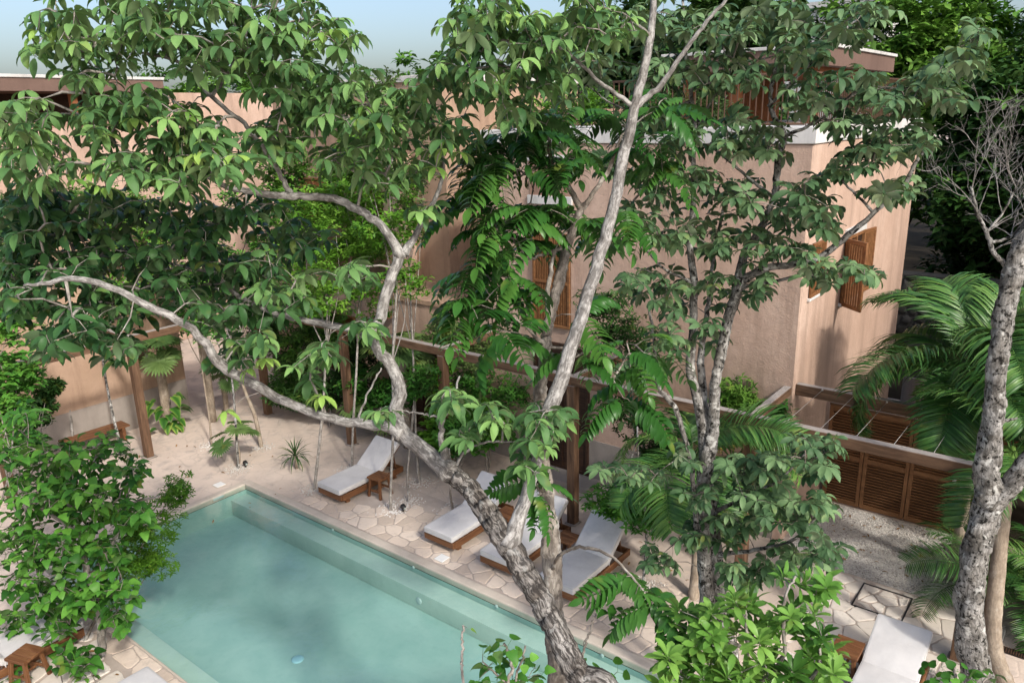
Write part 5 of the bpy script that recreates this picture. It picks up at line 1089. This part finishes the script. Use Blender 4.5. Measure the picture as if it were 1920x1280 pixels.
# ---------------------------------------------------------------- fan palms and the variegated climber
FAN = [to_mesh('fan_leaf', t_fan(RG, k), M_['leaf_fan'], None) for k in (28, 32, 30)]
def fan_palm(label, base, stem, R, leaves, r=.05, seed=1):
    t_ = thing('fan_palm', label, 'palm', tuple(base)); rg = random.Random(seed); b = np.array(base, float); c = b+np.array(stem)
    mb = MB(); tube(mb, catmull([b-np.array((0, 0, .04)), b+(c-b)*.5+np.array((.02, .01, 0)), c], 16), np.linspace(r, r*.9, 16)*(1+.06*(np.arange(16) % 2)), 9, .03); link('trunk', mb.mesh('trunk', True), t_, M_['bark_palm'])
    for k in range(leaves):
        ya = 2.399*k+rg.uniform(-.3, .3); e = rg.uniform(-.3, 1.15); d = Vector((math.cos(ya)*math.cos(e), math.sin(ya)*math.cos(e), math.sin(e)))
        s = R*rg.uniform(.8, 1.1); hub = Vector(c)+d*s*1.25; zt = (d*.55+Vector((0, 0, 1))*.75).normalized(); xx = (d-zt*d.dot(zt)).normalized(); yy = zt.cross(xx)
        M = Matrix([[xx[i]*s, yy[i]*s, zt[i]*s, hub[i]] for i in range(3)]+[[0, 0, 0, 1]]); link('fan_leaf', FAN[k % 3], t_, None, M)
fan_palm('fan palm with shaggy trunk against the terracotta wall', G(316, 800), (0, 0, 1.9), .46, 9, .12, 1)
fan_palm('young fan palm between stakes by the far pool corner', G(447, 868), (.05, 0, .55), .34, 6, .04, 2)
fan_palm('fan palm standing behind the upright limb of the forked tree', G(765, 838), (0, 0, 2.1), .55, 13, .11, 3)
fan_palm('short fan palm at the dark end of the courtyard', G(425, 775), (0, 0, 1.0), .36, 7, .07, 4)
fan_palm('fan palm tucked behind the lone lounger', G(715, 815), (0, 0, .7), .5, 7, .09, 5)
fan_palm('tall fan palm above the terracotta pergola wall', G(400, 790), (0, 0, 3.4), .5, 10, .09, 6)
yu = thing('spiky_yucca', 'small spiky dark yucca growing from a gravel ring', 'plant', tuple(G(556, 878)))
mb = MB(); tube(mb, [G(556, 878)+np.array((0, 0, z)) for z in (-.03, .15, .3)], [.035, .03, .03], 7); link('stem', mb.mesh('stem', True), yu, M_['bark_palm'])
ps = [leaflet((0, 0, .1), (math.cos(2.4*k), math.sin(2.4*k), 0), (0, 0, 1), .48, .035, 1.35-.05*k, .9-.09*k, .4, 3) for k in range(36)]
link('spiky_crown', to_mesh('spikes', merge(ps), M_['leaf_jungle']), yu, None, Matrix.Translation(G(556, 878)+np.array((0, 0, .2))))
va = thing('variegated_climber', 'large leaved yellow and green climber below the fan palm', 'plant', tuple(G(322, 806)))
BL = [to_mesh('big_leaf', leaflet((0, 0, 0), (1, 0, 0), (0, 0, 1), 1, .8, .1, -1.0, .15, 7, 'heart'), M_['leaf_variegated'], np.tile([.9, .25, .85], 8)) for _ in range(2)]
rg = random.Random(3); bb = G(322, 806); mb = MB(); tube(mb, [bb+np.array((0, 0, -.03)), bb+np.array((.0, .05, .4)), bb+np.array((-.05, .1, .8))], [.03, .025, .02], 6); link('stem', mb.mesh('stem', True), va, M_['bark_grey'])
for k in range(26):
    a = rg.uniform(-1.9, 1.1); z = rg.uniform(.15, 1.0); d = rg.uniform(.1, .32); M = Matrix.Translation((bb[0]+d*math.cos(a), bb[1]+d*math.sin(a)*1.3, z)) @ Matrix.Rotation(a, 4, 'Z') @ Matrix.Rotation(rg.uniform(.0, .7), 4, 'Y') @ Matrix.Scale(rg.uniform(.24, .36), 4); link('big_leaf', BL[k % 2], va, None, M)

# ---------------------------------------------------------------- slender saplings on the deck, each in its gravel ring
def sapling(label, pts, clumps=None, mat='leaf_bright', seed=1, r=.035, leaf=(.09, .14), ring=True, bark='bark_pale', n_sub=12, sub=.24, W=.5, name='slender_sapling'):
    """pts: [(u,v) of the base on the ground, then (u,v) up the stem]; one depth for the stem"""
    b = G(*pts[0]); D = float(np.dot(b-np.array(CAM), AX_F)); path = [b-np.array((0, 0, .05)), b+np.array((0, 0, .03))]+[P(u, v, D+.15*math.sin(u+v)) for u, v in pts[1:]]
    t_ = thing(name, label, 'sapling', tuple(b), 'slender trees planted through the deck'); C_ = catmull(path, 22)
    mb = MB(); tube(mb, C_, np.linspace(r, r*.55, 22), 8, .05); link('trunk', mb.mesh('trunk', True), t_, M_[bark])
    if clumps:
        cl = px_clumps([(u, v, D+dd, ru, rv, .55) for (u, v, ru, rv, dd) in clumps])
        for c, _ in cl:
            a = C_[int(RNG.integers(14, 21))]; mb = MB(); tube(mb, catmull([a, (a+c)/2+RNG.normal(0, .1, 3), c], 7), np.linspace(r*.45, r*.15, 7), 5); link('limb', mb.mesh('limb', True), t_, M_[bark])
        leafy(t_, cl, M_[mat], n_sub, 22, leaf, W, seed, sub)
    if ring:
        q = RNG.normal(0, .16, (170, 2)); q = q[np.abs(q).max(axis=1) < .34]; pebbles('gravel_ring', 'white pebbles round the foot of a slender deck tree', q+b[:2], .014, .032, M_['gravel_white'])
sapling('sapling pole at the foot of the lone lounger', [(590, 917), (598, 840), (607, 740), (612, 640), (615, 540)], [(600, 500, 50, 40, 0), (560, 560, 45, 40, .3), (630, 440, 50, 45, .2), (580, 420, 40, 40, .5), (540, 470, 45, 45, .4), (550, 370, 45, 35, .6), (620, 560, 40, 35, 0)], seed=71)
sapling('sapling rising behind the lone lounger cushion', [(660, 880), (662, 800), (668, 700), (672, 600), (676, 500)], [(690, 560, 45, 40, 0), (650, 390, 50, 40, .2), (700, 470, 40, 40, .1), (620, 340, 45, 35, .4), (690, 360, 35, 35, .4)], seed=72)
sapling('sapling in white gravel beside the small stool and lone lounger', [(732, 957), (734, 880), (738, 780), (736, 680), (742, 580), (745, 500)], [(760, 420, 35, 35, .2), (730, 340, 40, 40, .3), (720, 430, 35, 40, .3), (680, 290, 45, 35, .5), (760, 520, 30, 35, .1)], 'leaf_bright', 73)
sapling('thin dark sapling a step behind the gravelled one', [(766, 940), (764, 890), (770, 820), (775, 760)], [(775, 720, 25, 25, 0)], 'leaf_heart', 74, .025)
sapling('thin crooked sapling beside the raised backrest', [(849, 957), (844, 920), (848, 890), (842, 840)], [(850, 815, 35, 25, .3)], 'leaf_heart', 75, .028, bark='bark_grey')
sapling('sapling pole near the stepped house door', [(914, 898), (912, 860), (910, 820)], [(920, 800, 40, 25, .2), (880, 810, 35, 22, .2)], 'leaf_heart', 76, .032, (.14, .2), bark='bark_grey', ring=False, W=.62)
sapling('spotted sapling between the end lounger and the bench', [(1205, 1100), (1212, 1020), (1208, 940), (1198, 880), (1195, 800)], [(1190, 940, 40, 18, .3), (1230, 960, 35, 22, .2), (1150, 940, 30, 12, .2)], 'leaf_heart', 77, .028, bark='bark_lichen')
sapling('bent sapling holding up the young fan palm', [(447, 878), (442, 800), (438, 740), (430, 660), (432, 580)], [(430, 540, 45, 40, .3), (470, 490, 45, 40, .4), (400, 470, 45, 45, .3), (370, 530, 45, 40, .2), (500, 430, 45, 45, .5), (420, 400, 50, 40, .5), (400, 610, 35, 30, .2)], 'leaf_heart', 78, .035, bark='bark_lichen')
sapling('twisted brown sapling in the dark courtyard end', [(490, 838), (478, 780), (455, 720), (445, 660), (460, 600)], [(480, 580, 40, 30, .2), (520, 560, 40, 35, .4)], 'leaf_jungle_light', 79, .055, bark='bark_palm')
sapling('leaning sapling beside the short pergola post', [(230, 850), (212, 780), (200, 720), (190, 650), (185, 560)], [(180, 520, 45, 40, .2), (220, 470, 45, 40, .3), (270, 500, 45, 40, .3), (310, 450, 45, 45, .4), (140, 450, 45, 40, .4), (260, 420, 50, 40, .4), (240, 560, 35, 30, .1)], 'leaf_jungle_light', 80, .04, bark='bark_lichen', ring=False)
sapling('pale sapling pole under the short pergola beam', [(140, 850), (132, 780), (120, 690), (115, 600), (110, 540)], [(110, 500, 45, 40, .2), (60, 470, 45, 40, .3), (20, 430, 45, 40, .3), (80, 560, 40, 35, .1), (90, 420, 50, 40, .4), (20, 520, 40, 40, .1)], 'leaf_olive', 81, .035, ring=False)
sapling('brown sapling close to the terracotta wall foot', [(397, 835), (392, 780), (380, 700), (372, 640)], [(380, 600, 40, 30, .2), (340, 560, 40, 35, .3), (350, 480, 45, 40, .3)], 'leaf_heart', 82, .03, bark='bark_palm')
sapling('slim sapling beside the brown pergola post', [(604, 800), (610, 740), (605, 680), (600, 620)], [(560, 650, 40, 40, .1), (600, 600, 35, 35, .2)], 'leaf_jungle_light', 83, .03, ring=False)
sapling('pair sapling leaning next to the brown pergola post', [(618, 800), (622, 750), (628, 690), (630, 640)], [(640, 640, 30, 30, .2)], 'leaf_jungle_light', 84, .026, ring=False)
sapling('tall grey sapling shading the fan palm', [(785, 905), (780, 820), (776, 700), (770, 560), (765, 450)], [(740, 250, 45, 40, 1.0), (770, 400, 30, 30, .4), (790, 330, 40, 40, .6), (720, 170, 45, 40, 1.0), (650, 230, 45, 40, 1.0), (800, 240, 40, 40, .8)], 'leaf_olive', 85, .03)
# ---------------------------------------------------------------- shrubs along the house wall
tree('pale_shrub', 'pale olive shrub of narrow leaves spilling over the pergola beam', 'shrub', (2.3, 3.6, 0), px_clumps([(860, 640, 16.8, 35, 25, .4), (890, 670, 16.8, 35, 20, .4), (830, 620, 16.8, 25, 22, .4)]), M_['leaf_olive'], M_['bark_grey'], .03, 18, 26, (.09, .14), .34, 91, .2)
tree('wall_shrub', 'loose small leaved shrub in front of the house door', 'shrub', (3.75, 3.7, 0), px_clumps([(930, 720, 16.8, 50, 25, .4), (900, 750, 16.8, 35, 25, .4), (970, 740, 16.8, 35, 18, .4), (880, 720, 16.9, 30, 20, .3)]), M_['leaf_heart'], M_['bark_grey'], .03, 15, 18, (.07, .11), .5, 92, .22)
tree('broadleaf_shrub', 'low broad leaved green shrub behind the second lounger', 'shrub', (3.3, 3.0, 0), px_clumps([(840, 790, 16.6, 45, 22, .4), (900, 800, 16.6, 40, 22, .4), (870, 765, 16.8, 40, 20, .4), (820, 830, 16.4, 30, 16, .3)]), M_['leaf_bright'], M_['bark_grey'], .03, 14, 16, (.15, .22), .62, 93, .26)
tree('understory_shrub', 'loose green shrub behind the lone lounger backrest', 'shrub', (.9, 3.2, 0), px_clumps([(700, 760, 18.4, 40, 28, .4), (670, 720, 18.6, 35, 30, .4), (740, 740, 18.2, 30, 30, .4)]), M_['leaf_heart'], M_['bark_grey'], .03, 15, 18, (.11, .17), .5, 88, .25)
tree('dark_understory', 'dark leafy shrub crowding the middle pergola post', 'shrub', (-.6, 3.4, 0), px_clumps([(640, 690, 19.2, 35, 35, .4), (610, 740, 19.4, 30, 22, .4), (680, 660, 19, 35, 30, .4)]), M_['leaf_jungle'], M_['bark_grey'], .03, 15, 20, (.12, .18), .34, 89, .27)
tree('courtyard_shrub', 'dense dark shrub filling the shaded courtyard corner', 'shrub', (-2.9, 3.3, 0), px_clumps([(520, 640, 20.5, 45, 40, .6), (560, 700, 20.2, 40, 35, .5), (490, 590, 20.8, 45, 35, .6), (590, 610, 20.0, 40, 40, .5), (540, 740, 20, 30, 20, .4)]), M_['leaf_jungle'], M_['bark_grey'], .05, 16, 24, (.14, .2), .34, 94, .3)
tree('post_climber', 'leafy climber wrapped around a pergola post', 'climber', (3.42, 2.6, 0), px_clumps([(836, 700, 17.0, 14, 40, .15), (846, 640, 17.0, 22, 22, .25), (830, 760, 17.0, 12, 20, .15)]), M_['leaf_bright'], M_['bark_grey'], .015, 14, 16, (.10, .15), .5, 95, .16)
tree('wall_climber', 'green climber hanging on the sunlit terracotta corner', 'climber', (.9, 5.9, 3.3), px_clumps([(870, 440, 20.8, 30, 35, .3), (850, 400, 20.8, 20, 20, .3), (890, 470, 20.8, 20, 20, .3)]), M_['leaf_bright'], M_['bark_grey'], .015, 10, 14, (.12, .18), .5, 96, .22)
tree('corner_vine', 'thin vine climbing the house corner beside the gate', 'climber', (9.9, 4.25, 0), [((9.95, 4.2, 2.6), (.1, .1, .3)), ((9.93, 4.2, 1.6), (.12, .1, .4)), ((9.95, 4.2, .8), (.12, .1, .3))], M_['leaf_heart'], M_['bark_grey'], .012, 7, 9, (.10, .14), .5, 97, .12)
tree('corner_bush', 'yellowish leafy bush on the pergola end post', 'shrub', (9.75, 3.1, 0), px_clumps([(1370, 740, 13.6, 35, 20, .3), (1350, 770, 13.6, 30, 16, .3), (1395, 760, 13.6, 20, 16, .25)]), M_['leaf_jungle_light'], M_['bark_grey'], .025, 12, 14, (.10, .15), .34, 98, .18)
tree('edge_vine', 'long leafy vine hanging beside the terracotta wing', 'climber', (.2, -5.6, 0), px_clumps([(25, 600, 13.8, 22, 45, .3), (30, 690, 13.8, 24, 45, .3), (22, 770, 13.8, 26, 40, .3), (45, 840, 13.8, 26, 25, .3), (18, 520, 13.8, 20, 40, .3)]), M_['leaf_heart'], M_['bark_grey'], .03, 14, 18, (.12, .18), .62, 99, .18)
tree('column_climber', 'dark column of climbing leaves near the short pergola', 'climber', (-2.2, -3.3, 0), px_clumps([(80, 760, 16.6, 18, 22, .25), (92, 725, 16.6, 14, 14, .2), (70, 790, 16.6, 18, 16, .25)]), M_['leaf_jungle'], M_['bark_grey'], .03, 14, 26, (.08, .12), .62, 100, .13)
# plants on the roof terraces
for i, (x, y, r_, mt, lab) in enumerate(((-6.0, -6.0, .8, 'leaf_olive', 'olive terrace shrub at the end of the terracotta wing roof'), (-6.2, -3.6, .9, 'leaf_jungle_light', 'green terrace shrub spilling over the terracotta wing roof'), (-6.1, -1.3, .8, 'leaf_olive', 'yellowish terrace shrub in the middle of the wing roof'), (-6.0, .7, .8, 'leaf_jungle_light', 'green terrace shrub at the corner of the wing roof'), (-8.4, -3.5, 1.0, 'leaf_jungle', 'dark terrace shrub at the back of the wing roof'), (-8.4, .2, 1.0, 'leaf_jungle_light', 'leafy terrace shrub before the loggia house'))):
    tree('terrace_shrub', lab, 'shrub', (x, y, 5.0), [((x, y, 5.55), (r_, r_, .5)), ((x+.3, y+.5, 5.4), (r_*.8, r_*.8, .4)), ((x+.6, y-.3, 5.2), (r_*.5, r_*.7, .35))], M_[mt], M_['bark_grey'], .05, 22, 22, (.12, .18), .34, 110+i, .3)
for i, (x, y, lab) in enumerate(((-4.2, 5.2, 'broad tree growing on the lower wing roof beside the window'), (-1.9, 5.3, 'leafy tree shading the windows of the terracotta house'))):
    tree('roof_tree', lab, 'tree', (x, y, 3.36), [((x, y-.2, 4.9), (.8, .6, .8)), ((x+.6, y-.4, 4.3), (.7, .5, .6)), ((x-.5, y-.3, 5.6), (.7, .5, .6)), ((x+.2, y-.5, 6.3), (.6, .5, .6))], M_['leaf_bright' if i else 'leaf_jungle_light'], M_['bark_pale'], .06, 20, 22, (.12, .18), .5, 130+i, .3)
bo = tree('flowering_shrub', 'yellow green terrace shrub with pink blossoms behind the railing', 'shrub', (7.3, 5.4, 7.22), [((7.2, 5.4, 7.55), (.5, .3, .3)), ((7.9, 5.5, 7.5), (.5, .3, .25)), ((6.5, 5.5, 7.5), (.5, .3, .25))], M_['leaf_olive'], M_['bark_grey'], .02, 20, 18, (.06, .10), .5, 140, .16)
fp = to_mesh('blossom', (V1, F1), M_['petal_pink'])
for k in range(9): link('blossom', fp, bo, None, Matrix.Translation((6.4+.2*k, 5.25+.1*math.sin(k*3), 7.75+.12*math.sin(k*2))) @ Matrix.Scale(.05, 4))
tree('terrace_bush', 'bright green potted bush at the left end of the roof terrace', 'shrub', (4.6, 5.2, 7.22), [((4.6, 5.2, 7.6), (.6, .3, .35)), ((5.4, 5.3, 7.6), (.5, .3, .35))], M_['leaf_bright'], M_['bark_grey'], .03, 20, 20, (.08, .12), .5, 141, .2)

# ---------------------------------------------------------------- forest beyond the houses
def forest_tree(label, x, y, h, rad, mt, seed, low=.25, n_sub=20, n_leaf=30, size=(.26, .42), sub=.6):
    rg = np.random.default_rng(seed); cl = []
    for k in range(7):
        a = 2*PI*k/6+rg.uniform(-.4, .4); z = h*(low+(.88-low)*((k*.618) % 1)); rr = rad*(.25+.4*rg.random())*(1 if k < 6 else 0)
        cl.append((np.array((x+rr*math.cos(a), y+rr*math.sin(a), z)), np.array((rad*.62, rad*.62, h*.15))*rg.uniform(.8, 1.2)))
    cl.append((np.array((x, y, h*.88)), np.array((rad*.6, rad*.6, h*.12))))
    return tree('forest_tree', label, 'tree', (x, y, 0), cl, M_[mt], M_['bark_grey'], .14, n_sub, n_leaf, size, .5, seed, sub, 'forest trees around the houses')
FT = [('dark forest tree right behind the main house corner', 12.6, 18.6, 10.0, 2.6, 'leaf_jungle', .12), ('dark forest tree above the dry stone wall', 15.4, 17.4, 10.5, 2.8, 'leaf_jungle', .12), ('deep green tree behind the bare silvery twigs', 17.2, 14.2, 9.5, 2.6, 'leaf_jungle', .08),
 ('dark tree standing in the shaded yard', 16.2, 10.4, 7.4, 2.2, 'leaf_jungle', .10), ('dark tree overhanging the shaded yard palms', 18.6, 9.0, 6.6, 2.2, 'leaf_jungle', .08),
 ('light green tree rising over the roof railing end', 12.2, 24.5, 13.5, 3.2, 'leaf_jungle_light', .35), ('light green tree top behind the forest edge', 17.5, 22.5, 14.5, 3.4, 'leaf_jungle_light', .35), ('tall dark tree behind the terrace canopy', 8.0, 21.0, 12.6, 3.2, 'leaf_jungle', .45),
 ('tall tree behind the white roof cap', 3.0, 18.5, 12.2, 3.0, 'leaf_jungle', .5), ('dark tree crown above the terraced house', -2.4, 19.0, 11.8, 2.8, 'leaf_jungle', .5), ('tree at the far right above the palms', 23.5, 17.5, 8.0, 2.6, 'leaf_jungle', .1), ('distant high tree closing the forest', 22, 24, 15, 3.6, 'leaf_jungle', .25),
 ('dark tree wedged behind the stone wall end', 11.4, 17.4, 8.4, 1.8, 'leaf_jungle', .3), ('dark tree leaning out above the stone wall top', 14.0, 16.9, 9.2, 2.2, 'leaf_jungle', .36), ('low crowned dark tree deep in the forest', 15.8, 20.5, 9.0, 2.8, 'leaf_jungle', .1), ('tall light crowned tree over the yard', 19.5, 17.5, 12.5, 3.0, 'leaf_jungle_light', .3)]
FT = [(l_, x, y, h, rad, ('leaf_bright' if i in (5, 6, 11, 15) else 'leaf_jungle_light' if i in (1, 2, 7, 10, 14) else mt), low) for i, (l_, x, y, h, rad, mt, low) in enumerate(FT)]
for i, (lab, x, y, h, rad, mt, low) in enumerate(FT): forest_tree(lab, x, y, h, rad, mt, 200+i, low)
forest_tree('broad tree standing well beyond the right palms', 22.5, 7.5, 7.0, 2.0, 'leaf_jungle', 230, .3)
tree('rounded_hedge_shrub', 'rounded glossy shrub behind the ringed palm trunk', 'shrub', (14.7, 3.9, 0), [((14.7, 3.9, .6), (.6, .5, .5)), ((15.2, 4.2, .7), (.6, .5, .5))], M_['leaf_bright'], M_['bark_grey'], .03, 18, 18, (.12, .17), .62, 231, .24)
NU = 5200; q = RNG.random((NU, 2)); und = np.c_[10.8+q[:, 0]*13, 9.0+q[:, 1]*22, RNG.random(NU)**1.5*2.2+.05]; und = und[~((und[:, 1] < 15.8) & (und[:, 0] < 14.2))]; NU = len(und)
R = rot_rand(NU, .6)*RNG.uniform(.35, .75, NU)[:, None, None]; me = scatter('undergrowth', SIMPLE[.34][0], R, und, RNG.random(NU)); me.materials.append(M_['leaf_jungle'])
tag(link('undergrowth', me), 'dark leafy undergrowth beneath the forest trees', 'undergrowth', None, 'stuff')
m_plain('forest_soil', (.035, .028, .02), .95, .1, .3)
forest_floor = sheet('forest_floor', [(10.2, 6.6, 120, 160), (-160, 13.2, 10.2, 160)], .008, M_['forest_soil'])
ff = []
for k in range(300):
    a = RNG.uniform(0, 1); ff.append((np.array((-70+150*a, RNG.uniform(27, 46), RNG.uniform(1, 11.5))), np.array((2.6, 1.6, 1.7))))
fw = thing('far_forest', 'far green wood closing the view behind all the houses', 'forest', (0, 35, 0)); del fw['category']; fw['kind'] = 'stuff'; fw['category'] = 'forest'
leafy(fw, ff, M_['leaf_jungle_light'], 3, 26, (.55, .85), .5, 77, 1.0, 'treetops')
# ---------------------------------------------------------------- fallen leaves
DL = [to_mesh('fallen_leaf', leaflet((0, 0, 0), (1, 0, 0), (0, 0, 1), 1, .42, .25, -.35, .3, 4), M_['leaf_dry']) for _ in range(2)]
rg = random.Random(9)
def fallen(n, x0, x1, y0, y1, label, grp, z=.018, s=(.05, .10)):
    for k in range(n):
        o = bpy.data.objects.new('fallen_leaf', DL[k % 2]); COL.objects.link(o); sc_ = rg.uniform(*s); o.location = (rg.uniform(x0, x1), rg.uniform(y0, y1), z); o.rotation_euler = (rg.uniform(-.3, .3), rg.uniform(-.3, .3), rg.uniform(0, 6.28)); o.scale = (sc_,)*3; tag(o, label, 'leaf', grp)
fallen(30, -3.5, 1.2, -2.5, 2.3, 'dry fallen leaf on the sandy deck behind the pool', 'fallen leaves on the deck')
fallen(26, 6.8, 9.6, 1.8, 4.0, 'dry fallen leaf on the pale ground before the bench', 'fallen leaves by the bench')
fallen(60, 10.3, 12.8, 4.4, 6.3, 'dark dry leaf lying on the gravel by the gate', 'fallen leaves on the gravel', .02)
fallen(5, 2.6, 4.2, -5.2, -4.3, 'brown fallen leaf on the flagstones by the near pool edge', 'fallen leaves on the near paving', .025, (.09, .14))
